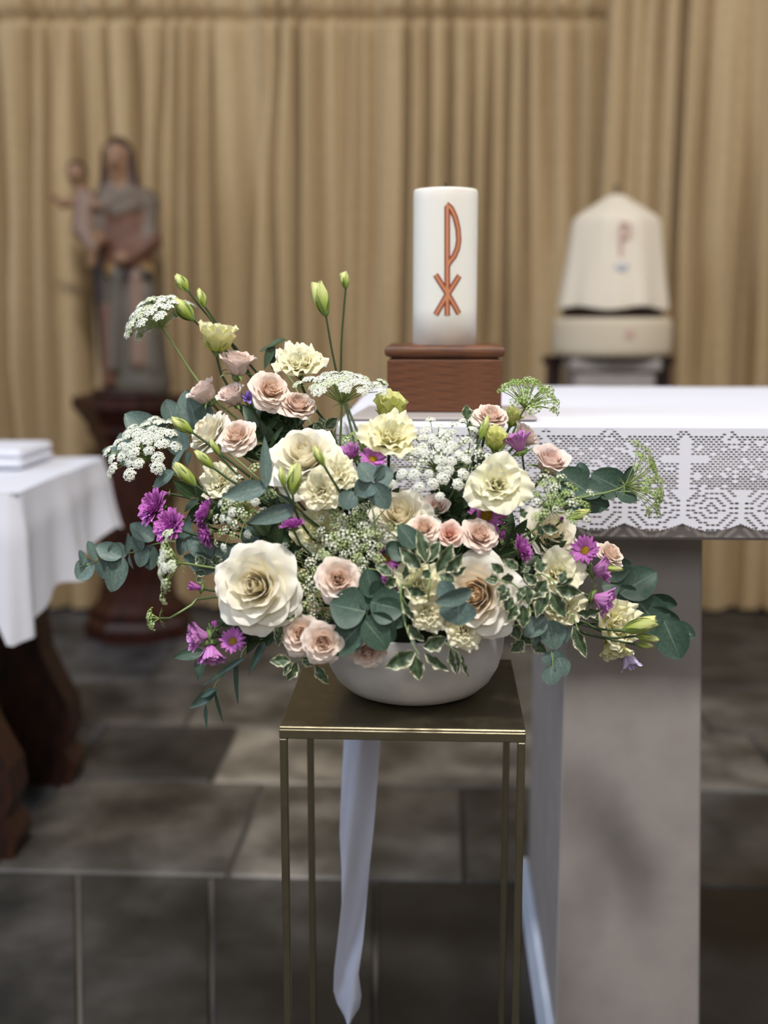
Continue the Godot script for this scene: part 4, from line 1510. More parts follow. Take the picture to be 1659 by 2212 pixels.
func bouquet() -> void:
	rng.seed = 21
	var white := petal_mat("petal_white", Color(1, 1, 1))
	var blush := petal_mat("petal_blush", Color(1, 1, 1))
	var cream := petal_mat("petal_cream", Color(1, 1, 1))
	var purple := petal_mat("petal_purple", Color(1, 1, 1), 0.4)
	M.petal_violet = petal_mat("petal_violet", Color(1, 1, 1), 0.4)
	mat("calyx", c8(104, 128, 66), 0.6, {"backlight_enabled": true, "backlight": Color(0.25, 0.25, 0.25)})
	mat("stem", c8(56, 78, 40), 0.55)
	mat("stem_pale", c8(134, 156, 98), 0.55)
	mat("ray_green", c8(142, 160, 96), 0.6)
	mat("disc", Color(1, 1, 1), 0.8, {"vertex_color_use_as_albedo": true})
	mat("bud", Color(1, 1, 1), 0.55, {"vertex_color_use_as_albedo": true, "backlight_enabled": true, "backlight": Color(0.4, 0.4, 0.4)})
	mat("floret", Color(1, 1, 1), 0.7, {"vertex_color_use_as_albedo": true, "backlight_enabled": true, "backlight": Color(0.3, 0.3, 0.3)})
	for k in ["green", "grey", "wavy", "dark"]:
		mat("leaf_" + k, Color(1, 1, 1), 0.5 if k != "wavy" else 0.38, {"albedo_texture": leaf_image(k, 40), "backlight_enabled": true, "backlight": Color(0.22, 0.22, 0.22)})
	mat("foam", c8(34, 44, 30), 1.0)
	# flower kinds
	pool.rose = rose_parts(1, 36, 0.98, lin(247, 236, 200), lin(250, 246, 230), lin(251, 249, 240))
	pool.rose_wide = rose_parts(2, 34, 1.06, lin(248, 238, 206), lin(250, 246, 231), lin(251, 249, 240))
	pool.rose_peach = rose_parts(3, 44, 1.0, lin(246, 216, 168), lin(250, 246, 234), lin(251, 249, 242))
	pool.spray = rose_parts(4, 38, 0.92, lin(247, 216, 196), lin(250, 233, 222), lin(251, 240, 231))
	pool.spray_open = rose_parts(5, 44, 1.0, lin(248, 219, 194), lin(250, 234, 221), lin(251, 241, 232))
	pool.spray_half = rose_parts(6, 28, 0.45, lin(248, 220, 206), lin(250, 233, 225), lin(251, 240, 235))
	pool.spray_bud = rose_parts(7, 24, 0.7, lin(248, 198, 176), lin(250, 220, 206), lin(251, 234, 225))
	pool.lisi = ruffled_parts(8, 17, 0.85, lin(222, 220, 128), lin(250, 246, 206), lin(251, 249, 226))
	pool.lisi_open = ruffled_parts(9, 13, 1.0, lin(224, 222, 132), lin(250, 247, 218), lin(251, 250, 233), 0.06)
	pool.lisi_frill = ruffled_parts(10, 19, 0.9, lin(236, 228, 156), lin(250, 245, 214), lin(251, 249, 230), 0.1)
	pool.lisi_cup = ruffled_parts(11, 15, 0.48, lin(206, 212, 108), lin(244, 242, 184), lin(249, 247, 214), 0.07)
	pool.lisi_green = ruffled_parts(12, 12, 0.42, lin(178, 192, 80), lin(222, 224, 136), lin(234, 234, 168), 0.08)
	var pd := lin(166, 88, 160)
	var pm := lin(204, 130, 200)
	var pl := lin(216, 158, 212)
	pool.aster_open = ray_parts(13, [[17, 74.0, 0.95, 12.0], [15, 62.0, 0.86, 16.0]], pd, pm, 0.14, 0.07)
	pool.aster_half = ray_parts(14, [[11, 36.0, 1.05, 14.0], [10, 24.0, 0.98, 12.0], [7, 12.0, 0.85, 6.0]], pm, pl, 0.27, 0.07)
	pool.aster_double = ray_parts(15, [[17, 70.0, 0.95, 22.0], [16, 52.0, 0.92, 16.0], [14, 34.0, 0.84, 10.0], [10, 18.0, 0.7, 6.0]], pd, lin(210, 132, 205), 0.2, 0.08)
	pool.aster_bud = ray_parts(16, [[11, 10.0, 0.95, -8.0], [9, 4.0, 0.9, -8.0]], pd, pm, 0.15, 0.04)
	pool.violet = ray_parts(17, [[6, 40.0, 1.0, 20.0]], lin(120, 96, 170), lin(166, 146, 214), 0.34, 0.02)
	pool.lilac = ray_parts(18, [[7, 28.0, 1.0, 26.0]], lin(206, 200, 232), lin(214, 210, 238), 0.3, 0.02)
	# foam block in the bowl
	var b := MB.new()
	b.lathe([Vector2(0, -0.075), Vector2(0.07, -0.07), Vector2(0.094, -0.02), Vector2(0.09, 0.02), Vector2(0.075, 0.05), Vector2(0.05, 0.075), Vector2(0, 0.085)], 24)
	single("floral_foam", b.mesh(), M.foam, "dark green floral foam dome in the bowl, hidden under the flowers", "foam", mouth)
	flowers(white, blush, cream, purple)
	umbels()
	eucalyptus()
	variegated()
	filler()
	var pin := MB.new()
	pin.lathe([Vector2(0, -0.003), Vector2(0.0021, -0.0021), Vector2(0.003, 0), Vector2(0.0021, 0.0021), Vector2(0, 0.003)], 12)
	single("pearl_bead", pin.mesh(), M.pearl, "tiny shiny pearl bead above the bowl's rim", "bead", at(892, 1388, 1.252))


func V(x: float, y: float, z: float) -> Vector3:
	return Vector3(x, y, z)


func flowers(white: Material, blush: Material, cream: Material, purple: Material) -> void:
	# large roses
	var g := ""
	head("rose", "rose", "rose", "rose", white, 555, 1266, 106, V(-0.22, 0.12, 0.96), -0.02, "very large open white rose at the lower left, the biggest bloom")
	head("rose", "rose", "rose_wide", "rose", white, 660, 988, 94, V(-0.12, 0.66, 0.72), 0.0, "wide open white rose with green buds in front of it")
	head("rose", "rose", "rose_peach", "rose", white, 1032, 1284, 102, V(-0.4, 0.06, 0.9), 0.0, "large white rose with a peach heart above the bowl's right rim")
	head("rose", "rose", "rose_wide", "rose", white, 866, 1116, 82, V(-0.15, 0.55, 0.8), 0.03, "creamy white rose right behind the three small pink roses")
	head("rose", "rose", "rose", "rose", white, 1190, 1160, 78, V(0.35, 0.35, 0.85), 0.04, "white rose half hidden behind the dark purple bud on the right")
	head("rose", "rose", "rose", "rose", white, 452, 935, 62, V(-0.75, 0.5, 0.45), 0.05, "white rose seen from the side at the upper left, beside a pink rose")
	# spray roses
	head("spray_rose", "rose", "spray_half", "rose", blush, 513, 788, 56, V(0.12, 0.92, 0.35), 0.0, "pale pink spray rose at the top left, just under a cream lisianthus", 0.0, 0.05)
	head("spray_rose", "rose", "spray_half", "rose", blush, 442, 850, 50, V(-0.55, 0.75, 0.35), 0.02, "leftmost pale pink spray rose of the upper group, a pointed half-open bud")
	head("spray_rose", "rose", "spray_half", "rose", blush, 503, 857, 46, V(-0.35, 0.75, 0.5), 0.05, "half-open pink spray rose tucked beside the violet floret")
	head("spray_rose", "rose", "spray_open", "rose", blush, 583, 843, 49, V(0.42, 0.35, 0.83), -0.02, "open peach-pink spray rose in the upper group, right of the violet floret")
	head("spray_rose", "rose", "spray", "rose", blush, 643, 876, 46, V(0.3, 0.7, 0.62), 0.02, "peach spray rose crossed by a lisianthus stem at the upper left")
	head("spray_rose", "rose", "spray_open", "rose", blush, 512, 943, 47, V(-0.35, 0.5, 0.78), -0.02, "open blush spray rose in front of the white side-on rose")
	head("spray_rose", "rose", "spray_open", "rose", blush, 731, 1252, 54, V(0.05, 0.12, 0.99), -0.015, "open peach-pink spray rose facing forward above the big round leaves")
	head("spray_rose", "rose", "spray_open", "rose", blush, 650, 1370, 50, V(-0.1, 0.1, 0.97), 0.0, "left one of the two touching peach spray roses at the bowl's left rim")
	head("spray_rose", "rose", "spray_open", "rose", blush, 698, 1388, 50, V(0.1, -0.05, 0.98), -0.02, "right one of the two touching peach spray roses at the bowl's left rim")
	head("spray_rose", "rose", "spray", "rose", blush, 795, 1408, 44, V(0.1, -0.45, 0.88), 0.01, "peach spray rose nodding over the bowl's rim under the round leaves")
	head("spray_rose", "rose", "spray", "rose", blush, 1060, 900, 44, V(0.2, 0.75, 0.6), 0.0, "pale pink spray rose in front of the wooden box's lower right corner")
	head("spray_rose", "rose", "spray_half", "rose", blush, 1188, 1000, 58, V(0.25, 0.7, 0.65), 0.0, "blush spray rose standing against the lace, left of the dark leaves")
	head("spray_rose", "rose", "spray_half", "rose", blush, 1130, 945, 46, V(0.6, 0.6, 0.4), 0.04, "peach-pink rose half hidden behind the purple side-on flower")
	head("spray_rose", "rose", "spray_open", "rose", blush, 915, 1142, 40, V(-0.1, 0.6, 0.8), 0.0, "leftmost of the three small pink roses in a row in the middle")
	head("spray_rose", "rose", "spray_bud", "rose", blush, 971, 1155, 36, V(-0.05, 0.35, 0.93), 0.0, "middle and pinkest of the three small pink roses in a row")
	head("spray_rose", "rose", "spray", "rose", blush, 1036, 1156, 47, V(0.35, 0.5, 0.8), 0.0, "rightmost of the three small pink roses in a row in the middle")
	head("spray_rose", "rose", "spray_half", "rose", blush, 943, 1097, 42, V(0.0, 0.6, 0.8), 0.04, "small beige-pink rose in the shade under the white umbel")
	head("spray_rose", "rose", "spray_open", "rose", blush, 1318, 1198, 38, V(0.5, 0.6, 0.5), 0.05, "peach spray rose behind the pink-purple daisies on the right")
	# lisianthus
	head("lisianthus", "lisianthus", "lisi_cup", "lisianthus", cream, 470, 732, 68, V(0.1, 0.93, 0.3), 0.0, "topmost cream lisianthus, a ruffled cup above the pale pink rose", 0.0, 0.06)
	head("lisianthus", "lisianthus", "lisi_frill", "lisianthus", cream, 645, 784, 70, V(-0.05, 0.74, 0.66), 0.0, "frilled cream lisianthus on a tall stem above the peach roses", 0.0, 0.05, at(735, 1010, 1.42))
	head("lisianthus", "lisianthus", "lisi_green", "lisianthus", cream, 845, 886, 66, V(0.05, 0.92, 0.3), 0.03, "greenish yellow lisianthus cup in front of the wooden box's left side")
	head("lisianthus", "lisianthus", "lisi", "lisianthus", cream, 845, 945, 74, V(0.1, 0.55, 0.8), 0.0, "cream lisianthus directly below the greenish yellow cup")
	head("lisianthus", "lisianthus", "lisi_open", "lisianthus", cream, 1073, 1045, 82, V(0.05, 0.22, 0.97), -0.02, "big cream lisianthus with pointed petals facing forward, right of centre")
	head("lisianthus", "lisianthus", "lisi_frill", "lisianthus", cream, 473, 1040, 54, V(-0.45, 0.35, 0.8), 0.0, "yellowish frilled lisianthus on the left above the purple flowers")
	head("lisianthus", "lisianthus", "lisi_frill", "lisianthus", cream, 728, 1022, 56, V(0.25, 0.5, 0.8), -0.02, "upper of the two cream frilled lisianthus overlapping the wide white rose")
	head("lisianthus", "lisianthus", "lisi_frill", "lisianthus", cream, 693, 1060, 55, V(-0.05, 0.15, 0.97), -0.03, "lower of the two cream frilled lisianthus overlapping the wide white rose")
	head("lisianthus", "lisianthus", "lisi", "lisianthus", cream, 692, 1152, 72, V(0.0, 0.3, 0.95), 0.04, "shaded cream lisianthus behind the greenish white umbel")
	head("lisianthus", "lisianthus", "lisi", "lisianthus", cream, 905, 1262, 60, V(0.1, 0.45, 0.9), 0.0, "cream lisianthus among the variegated leaves above the bowl")
	head("lisianthus", "lisianthus", "lisi_frill", "lisianthus", cream, 924, 1320, 56, V(0.25, 0.1, 0.95), 0.0, "crinkled cream lisianthus just left of the two blue-grey leaves")
	head("lisianthus", "lisianthus", "lisi_frill", "lisianthus", cream, 1003, 1362, 52, V(0.1, -0.05, 0.99), 0.0, "small frilled cream lisianthus hanging over the bowl's right rim")
	head("lisianthus", "lisianthus", "lisi_green", "lisianthus", cream, 1070, 952, 48, V(0.1, 0.9, 0.4), -0.01, "small yellow-green opening lisianthus above the big cream one")
	head("lisianthus", "lisianthus", "lisi_green", "lisianthus", cream, 1108, 905, 38, V(0.3, 0.8, 0.4), 0.04, "pale green lisianthus behind the pink rose by the wooden box")
	head("lisianthus", "lisianthus", "lisi", "lisianthus", cream, 1332, 1348, 70, V(0.45, 0.1, 0.75), 0.02, "drooping pale yellow lisianthus out on the far right, behind buds")
	head("lisianthus", "lisianthus", "lisi_cup", "lisianthus", cream, 1326, 1396, 54, V(0.15, -0.85, 0.4), 0.03, "pale yellow lisianthus hanging down with lilac petals below it")
	head("lisianthus", "lisianthus", "lisi_open", "lisianthus", cream, 1205, 1236, 66, V(0.1, 0.35, 0.93), 0.01, "white lisianthus behind the variegated sprig on the right")
	head("lisianthus", "lisianthus", "lisi", "lisianthus", cream, 1214, 1312, 58, V(0.1, -0.1, 0.95), 0.02, "yellowish lisianthus under the variegated leaves on the right")
	# buds
	bud(406, 628, 379, 592, 0.95, 0, 0.0, "highest green bud on the upper left, tip pointing left", [Vector2(440, 672), Vector2(500, 740)])
	bud(442, 662, 428, 622, 0.8, 0, 0.0, "slim green bud just right of the highest bud on the left", [Vector2(462, 690), Vector2(510, 760)])
	bud(417, 690, 370, 642, 0.85, 0, -0.01, "plump striped green bud beside the white umbel at the upper left", [Vector2(440, 712), Vector2(500, 770)])
	bud(704, 680, 682, 608, 0.84, 1, 0.0, "tall pale green bud on its own stem, left of the candle", [Vector2(714, 740), Vector2(726, 800), Vector2(745, 870)])
	bud(747, 622, 742, 587, 1.0, 1, 0.03, "small green bud standing highest beside the candle", [Vector2(742, 680), Vector2(737, 760), Vector2(745, 860)])
	bud(415, 934, 368, 902, 0.78, 0, -0.02, "yellow-green bud pointing left above the left white umbel")
	bud(460, 1010, 420, 972, 0.7, 0, -0.03, "yellow-green bud in front of the side-on white rose")
	bud(422, 1048, 376, 1002, 0.74, 1, -0.02, "yellow-green bud leftmost beside the yellowish frilled lisianthus")
	bud(474, 982, 452, 946, 0.6, 0, -0.03, "tiny green bud below the blush rose on the left")
	bud(700, 1006, 676, 962, 0.66, 0, -0.06, "green bud standing before the heart of the wide white rose")
	bud(632, 1066, 640, 1000, 0.85, 1, -0.04, "large yellow-green bud with a horn, below the wide white rose")
	bud(614, 1052, 605, 1006, 0.6, 0, -0.045, "small green bud left of the horned yellow-green bud")
	bud(1038, 948, 1055, 896, 0.62, 0, -0.02, "green bud in front of the pink rose by the wooden box")
	bud(1228, 1120, 1276, 1102, 0.75, 0, 0.03, "rounded green bud under the dark leaves over the lace")
	bud(1296, 1226, 1346, 1230, 0.5, 0, 0.0, "pale smooth bud lying sideways by the purple daisies on the right")
	bud(1346, 1362, 1420, 1340, 0.75, 1, -0.03, "largest of the three green buds reaching out at the lower right", [Vector2(1290, 1358), Vector2(1220, 1340)])
	bud(1374, 1374, 1422, 1382, 0.6, 1, -0.035, "middle bud of the three green buds reaching out at the lower right", [Vector2(1310, 1378), Vector2(1250, 1362), Vector2(1215, 1340)])
	bud(1374, 1392, 1412, 1396, 0.66, 0, -0.03, "lowest and smallest of the three green buds at the lower right", [Vector2(1330, 1384), Vector2(1250, 1364), Vector2(1215, 1340)])
	# purple daisies
	var cat := "daisy"
	head("purple_daisy", cat, "aster_double", "aster", purple, 334, 1096, 50, V(-0.62, 0.35, 0.6), 0.0, "upper bloom of the bright purple double pair on the far left")
	head("purple_daisy", cat, "aster_double", "aster", purple, 368, 1136, 47, V(-0.45, 0.3, 0.75), -0.015, "lower bloom of the bright purple double pair on the far left")
	head("purple_daisy", cat, "aster_bud", "aster", purple, 362, 1066, 19, V(-0.95, 0.1, 0.2), 0.01, "small purple bud above the bright purple double pair")
	head("purple_daisy", cat, "aster_double", "aster", purple, 446, 1108, 40, V(-0.8, 0.45, 0.2), 0.0, "dusky purple daisy seen from the side, left of the long grey leaf")
	head("purple_daisy", cat, "aster_double", "aster", purple, 448, 1152, 38, V(-0.8, -0.25, 0.3), 0.01, "dark purple daisy in shade under the dusky side-on daisy")
	head("purple_daisy", cat, "aster_bud", "aster", purple, 430, 1270, 34, V(-0.85, 0.25, 0.3), 0.0, "small purple daisy in profile left of the biggest white rose")
	head("purple_daisy", cat, "aster_half", "aster", purple, 442, 1376, 52, V(-0.85, 0.0, 0.35), 0.0, "left nodding pink-purple daisy below the biggest white rose")
	head("purple_daisy", cat, "aster_half", "aster", purple, 455, 1400, 50, V(0.15, -0.9, 0.35), -0.01, "downward hanging pink-purple daisy below the biggest white rose")
	head("purple_daisy", cat, "aster_open", "aster", purple, 503, 1384, 33, V(-0.1, 0.45, 0.88), -0.01, "open purple daisy with a yellow centre at the lower left")
	head("purple_daisy", cat, "aster_bud", "aster", purple, 466, 1356, 22, V(-0.2, 0.9, 0.2), 0.02, "little purple daisy peeping out above the open one at the lower left")
	head("purple_daisy", cat, "aster_double", "aster", purple, 633, 1136, 33, V(-0.15, 0.95, 0.2), -0.02, "purple daisy in profile above the biggest white rose, facing up")
	head("purple_daisy", cat, "aster_half", "aster", purple, 762, 985, 36, V(-0.3, 0.6, 0.6), 0.02, "mauve daisy behind the frilled lisianthus, left of the yellow-eyed one")
	head("purple_daisy", cat, "aster_open", "aster", purple, 806, 990, 35, V(0.1, 0.6, 0.75), 0.0, "purple daisy with a yellow eye just above the central round leaves")
	head("purple_daisy", cat, "aster_half", "aster", purple, 1122, 968, 50, V(-0.35, 0.88, 0.15), -0.01, "pink-purple daisy fanned out sideways above the big cream lisianthus")
	head("purple_daisy", cat, "aster_open", "aster", purple, 1052, 1112, 48, V(0.0, 0.25, 0.95), 0.03, "dark purple daisy in shade under the big cream lisianthus")
	head("purple_daisy", cat, "aster_bud", "aster", purple, 1088, 1148, 26, V(-0.3, -0.5, 0.6), 0.01, "small mauve daisy beside the rightmost of the three pink roses")
	head("purple_daisy", cat, "aster_double", "aster", purple, 1126, 1186, 38, V(0.75, 0.35, 0.4), 0.0, "purple daisy in profile above the variegated sprig, right of the peach-hearted rose")
	head("purple_daisy", cat, "aster_open", "aster", purple, 1263, 1188, 37, V(-0.4, 0.35, 0.82), -0.01, "bright purple daisy with yellow centre on the right, topmost of three")
	head("purple_daisy", cat, "aster_half", "aster", purple, 1287, 1232, 46, V(0.8, 0.15, 0.3), 0.0, "middle of the three pink-purple daisies on the right, in profile")
	head("purple_daisy", cat, "aster_half", "aster", purple, 1290, 1292, 52, V(0.85, -0.3, 0.4), -0.01, "lowest of the three pink-purple daisies on the right")
	head("purple_daisy", cat, "aster_open", "aster", purple, 836, 1205, 34, V(-0.1, 0.2, 0.9), 0.03, "dark purple daisy deep behind the upper variegated leaves")
	head("purple_daisy", cat, "aster_open", "aster", purple, 846, 1262, 38, V(0.0, 0.1, 0.95), 0.025, "dark purple daisy deep in the shade right of the big round leaves")
	head("purple_daisy", cat, "aster_bud", "aster", purple, 1212, 1124, 15, V(0.1, 0.5, 0.85), -0.03, "tight dark purple bud with green whiskers on the right")
	head("violet_floret", "floret", "violet", "lisianthus", M.petal_violet, 537, 860, 22, V(0.1, 0.3, 0.9), -0.03, "tiny violet floret among the pink roses at the upper left")
	head("violet_floret", "floret", "lilac", "lisianthus", M.petal_violet, 1358, 1424, 46, V(0.3, -0.9, 0.25), 0.04, "pale lilac petals hanging below the drooping yellow lisianthus")


func umbels() -> void:
	umbel(350, 706, 0.0, V(-0.42, 0.78, 0.1), 80, 62, 17, 40, [0, 0, 3, 1], "white lacy umbel highest on the left, seen from below", [Vector2(376, 745), Vector2(404, 790), Vector2(450, 850)], 0.1)
	umbel(322, 990, -0.03, V(-0.3, 0.62, 0.55), 74, 66, 16, 36, [0, 0, 3], "dense white lacy umbel over the grey leaves on the left", [Vector2(350, 1010), Vector2(385, 1030)], 0.25)
	umbel(738, 872, 0.03, V(0.05, 0.9, 0.3), 68, 62, 16, 36, [0, 3, 0, 1], "white lacy umbel left of the wooden box, on a tall stem", [Vector2(737, 910), Vector2(735, 960), Vector2(735, 1010)], 0.5)
	umbel(945, 1015, 0.03, V(-0.05, 0.55, 0.75), 68, 76, 14, 52, [0, 6, 3, 0], "broad white lacy umbel in the middle below the wooden box", [Vector2(955, 1060), Vector2(945, 1120)], 0.4)
	umbel(772, 1172, 0.02, V(0.0, 0.2, 0.95), 66, 66, 12, 58, [6, 2, 6, 2], "greenish white lacy umbel facing forward in the centre", [Vector2(800, 1210)], 0.5)
	umbel(1134, 882, 0.0, V(0.22, 0.8, 0.4), 72, 66, 12, 38, [4, 4, 2], "bright green umbel in front of the white cloth, right of the box", [Vector2(1120, 905), Vector2(1105, 940)], 0.05)
	umbel(1350, 1050, -0.01, V(0.85, 0.2, 0.4), 62, 76, 14, 22, [4, 5, 4], "green seedy umbel reaching over the lace on the far right", [Vector2(1320, 1062), Vector2(1262, 1074), Vector2(1215, 1090)], 0.35)
	umbel(389, 1216, -0.02, V(-0.9, 0.05, 0.25), 74, 44, 14, 24, [0, 1, 2], "white lacy umbel in profile on the left, opening to the left", [Vector2(420, 1220), Vector2(455, 1226)], 0.55)
	umbel(344, 1336, 0.0, V(-0.75, -0.1, 0.2), 50, 24, 11, 9, [4, 2], "small drooping green umbel at the lower left end", [Vector2(370, 1334), Vector2(412, 1308), Vector2(460, 1290)], 0.3)
	umbel(535, 1105, 0.02, V(-0.55, 0.15, 0.6), 78, 56, 12, 34, [6, 3, 2], "shaded greyish umbel between the two long grey leaves", [Vector2(580, 1130)], 0.4)
	umbel(672, 1262, 0.04, V(-0.05, 0.1, 0.95), 68, 72, 12, 44, [6, 6, 2], "loose white umbel between the biggest rose and the pink rose", [Vector2(720, 1290)], 0.4)
	umbel(1190, 1105, -0.01, V(0.1, 0.65, 0.6), 66, 62, 11, 32, [2, 6, 4], "loose green-white umbel below the blush rose on the right", [Vector2(1165, 1130), Vector2(1130, 1160)], 0.4)
	umbel(783, 975, 0.05, V(-0.1, 0.85, 0.3), 60, 44, 10, 14, [4, 2], "small green umbel before the cloth's left end", [Vector2(795, 1010)], 0.4)
	umbel(1032, 945, 0.05, V(0.1, 0.75, 0.4), 60, 42, 12, 14, [0, 3], "small white umbel behind the green bud by the wooden box", [Vector2(1020, 1000)], 0.4)


func eucalyptus() -> void:
	var g := "eucalyptus sprigs in the arrangement"
	var n := "eucalyptus_sprig"
	sprig(n, "round", M.leaf_grey, "grey-green round-leaved sprig behind the dense white umbel on the left", 0.03, [Vector2(240, 980), Vector2(310, 965), Vector2(400, 945), Vector2(470, 960)],
		[[345, 950, 268, 892, 62, 8], [384, 945, 300, 912, 46, -25], [374, 912, 360, 862, 42, 12], [432, 940, 402, 842, 74, -8], [430, 930, 448, 872, 50, 30], [284, 990, 256, 936, 44, -20], [256, 978, 220, 972, 28, 30], [388, 925, 378, 984, 60, 14], [262, 985, 276, 1008, 30, 40], [400, 970, 372, 1014, 26, 55], [410, 975, 404, 1006, 20, 40]], g)
	sprig(n, "round", M.leaf_grey, "single drooping dark grey leaf pair under the left white umbel", 0.0, [Vector2(330, 1052), Vector2(376, 1020), Vector2(420, 1045)], [[376, 1018, 328, 1056, 34, 35], [376, 1018, 420, 1040, 22, 60], [378, 1055, 405, 1045, 24, 40]], g)
	sprig(n, "round", M.leaf_grey, "long grey-green sprig reaching out to the far left", 0.0, [Vector2(172, 1225), Vector2(230, 1208), Vector2(300, 1190), Vector2(380, 1170)],
		[[332, 1168, 281, 1130, 40, 20], [262, 1204, 206, 1178, 42, 15], [318, 1180, 300, 1225, 42, 30], [262, 1200, 240, 1279, 48, -10], [272, 1198, 278, 1150, 20, 60], [208, 1212, 190, 1168, 26, 40], [202, 1212, 165, 1250, 48, 15], [232, 1206, 222, 1250, 42, -20], [280, 1196, 286, 1230, 22, 65], [306, 1190, 290, 1150, 40, -25], [326, 1176, 322, 1232, 44, 10], [246, 1205, 262, 1172, 44, 20], [180, 1220, 172, 1188, 20, 50]], g)
	sprig(n, "long", M.leaf_grey, "blue-grey leaves behind the purple double pair on the left", 0.03, [Vector2(395, 1200), Vector2(410, 1160), Vector2(470, 1190)], [[388, 1200, 410, 1112, 34, 20], [455, 1205, 405, 1150, 56, 20], [470, 1225, 395, 1200, 52, -20], [500, 1180, 450, 1235, 60, 10], [560, 1140, 530, 1190, 60, 10], [600, 1150, 560, 1160, 50, 0]], g)
	sprig(n, "long", M.leaf_grey, "sprig of long blue-grey leaves in the upper middle left", -0.04, [Vector2(574, 1054), Vector2(620, 1084), Vector2(670, 1130)], [[575, 1054, 572, 942, 27, 20], [578, 1050, 479, 1074, 44, 6], [642, 1094, 532, 1130, 40, -14], [600, 1066, 640, 1090, 22, 50]], g)
	sprig(n, "round", M.leaf_grey, "cluster of round grey-green leaves under the yellow-eyed purple daisy", -0.04, [Vector2(803, 1040), Vector2(800, 1080), Vector2(810, 1130)], [[806, 1038, 776, 1000, 46, 20], [806, 1042, 766, 1066, 48, -10], [806, 1044, 838, 1100, 50, 6], [806, 1036, 850, 1020, 52, -12], [802, 1046, 790, 1072, 40, 30], [808, 1034, 832, 1006, 26, 40], [760, 1060, 742, 1100, 44, 0]], g)
	sprig(n, "round", M.leaf_green, "largest group of round dark green leaves over the bowl's front", -0.02, [Vector2(781, 1392), Vector2(790, 1340), Vector2(800, 1290), Vector2(812, 1230)],
		[[790, 1322, 712, 1304, 92, 10], [800, 1300, 873, 1318, 82, -8], [806, 1292, 792, 1228, 52, 10], [786, 1342, 716, 1414, 68, 8], [788, 1340, 838, 1402, 66, -14], [792, 1330, 852, 1386, 74, 14], [796, 1318, 782, 1288, 34, 40], [790, 1336, 760, 1352, 40, -30], [780, 1392, 764, 1404, 16, 70], [812, 1300, 876, 1352, 66, 0], [800, 1288, 838, 1268, 56, 20]], g)
	sprig(n, "round", M.leaf_grey, "two blue-grey leaves lying over the peach-hearted white rose", -0.05, [Vector2(1000, 1292), Vector2(970, 1276), Vector2(958, 1250)], [[1020, 1276, 942, 1304, 40, -18, 0.01], [990, 1296, 990, 1352, 80, 8], [975, 1290, 950, 1255, 44, -20]], g)
	sprig(n, "round", M.leaf_green, "small green leaves left of the three pink roses in a row", -0.01, [Vector2(868, 1185), Vector2(880, 1170), Vector2(900, 1230)], [[898, 1184, 862, 1132, 46, 14], [888, 1186, 856, 1160, 22, 50], [880, 1200, 838, 1184, 46, 16], [860, 1170, 836, 1200, 34, -10]], g)
	sprig(n, "round", M.leaf_green, "dark green round-leaved sprig spread across the lace on the right", 0.02, [Vector2(1374, 1062), Vector2(1300, 1062), Vector2(1240, 1064), Vector2(1180, 1080)],
		[[1268, 1062, 1200, 1016, 66, 8], [1262, 1040, 1252, 998, 34, -16], [1348, 1060, 1278, 1024, 72, -6], [1246, 1074, 1318, 1094, 52, 10], [1246, 1072, 1188, 1058, 56, -8], [1246, 1064, 1222, 1106, 44, 20], [1330, 1060, 1378, 1080, 40, -18], [1340, 1056, 1366, 1006, 30, 30], [1300, 1066, 1240, 1050, 48, 20]], g)
	sprig(n, "round", M.leaf_green, "large round-leaved sprig at the far lower right before the stone leg", 0.03, [Vector2(1492, 1372), Vector2(1440, 1335), Vector2(1370, 1290), Vector2(1300, 1240)],
		[[1296, 1236, 1366, 1220, 56, 10], [1338, 1282, 1418, 1236, 76, -12], [1372, 1290, 1440, 1374, 82, -8], [1400, 1290, 1464, 1310, 40, 20], [1434, 1340, 1470, 1424, 76, 6], [1450, 1352, 1504, 1374, 38, -14], [1330, 1270, 1362, 1310, 66, 10], [1400, 1318, 1470, 1345, 40, 10], [1300, 1266, 1340, 1262, 60, -20]], g)
	sprig(n, "round", M.leaf_grey, "small grey round-leaved sprig hanging down beside the stone leg", -0.02, [Vector2(1196, 1452), Vector2(1190, 1402), Vector2(1176, 1376), Vector2(1140, 1340)],
		[[1180, 1334, 1132, 1374, 44, 12], [1186, 1340, 1202, 1404, 58, -8], [1176, 1350, 1152, 1400, 22, 45], [1192, 1404, 1200, 1440, 52, 14], [1192, 1438, 1188, 1480, 44, 4], [1206, 1420, 1222, 1462, 40, -20], [1206, 1350, 1222, 1390, 40, 10]], g)
	sprig(n, "long", M.leaf_green, "trailing sprig of narrow dark leaves at the lower left", 0.03, [Vector2(450, 1525), Vector2(470, 1470), Vector2(515, 1430), Vector2(570, 1380)],
		[[440, 1408, 374, 1420, 28, 10], [438, 1410, 428, 1470, 26, 20], [530, 1420, 436, 1482, 17, 40], [512, 1425, 514, 1520, 19, 45], [580, 1372, 534, 1462, 20, 30], [470, 1490, 408, 1530, 26, 20], [466, 1496, 482, 1566, 14, 50], [446, 1522, 446, 1578, 15, 50], [466, 1490, 432, 1506, 20, 40]], g)
	sprig(n, "long", M.leaf_dark, "drooping green leaf curling beside the frilled lisianthus at the top", 0.04, [Vector2(618, 732), Vector2(596, 738), Vector2(584, 765), Vector2(640, 840)], [[618, 732, 574, 752, 18, 40], [592, 742, 570, 798, 22, 20], [590, 748, 560, 760, 12, 30], [590, 752, 588, 800, 14, 10]], g, true, 0.0018)


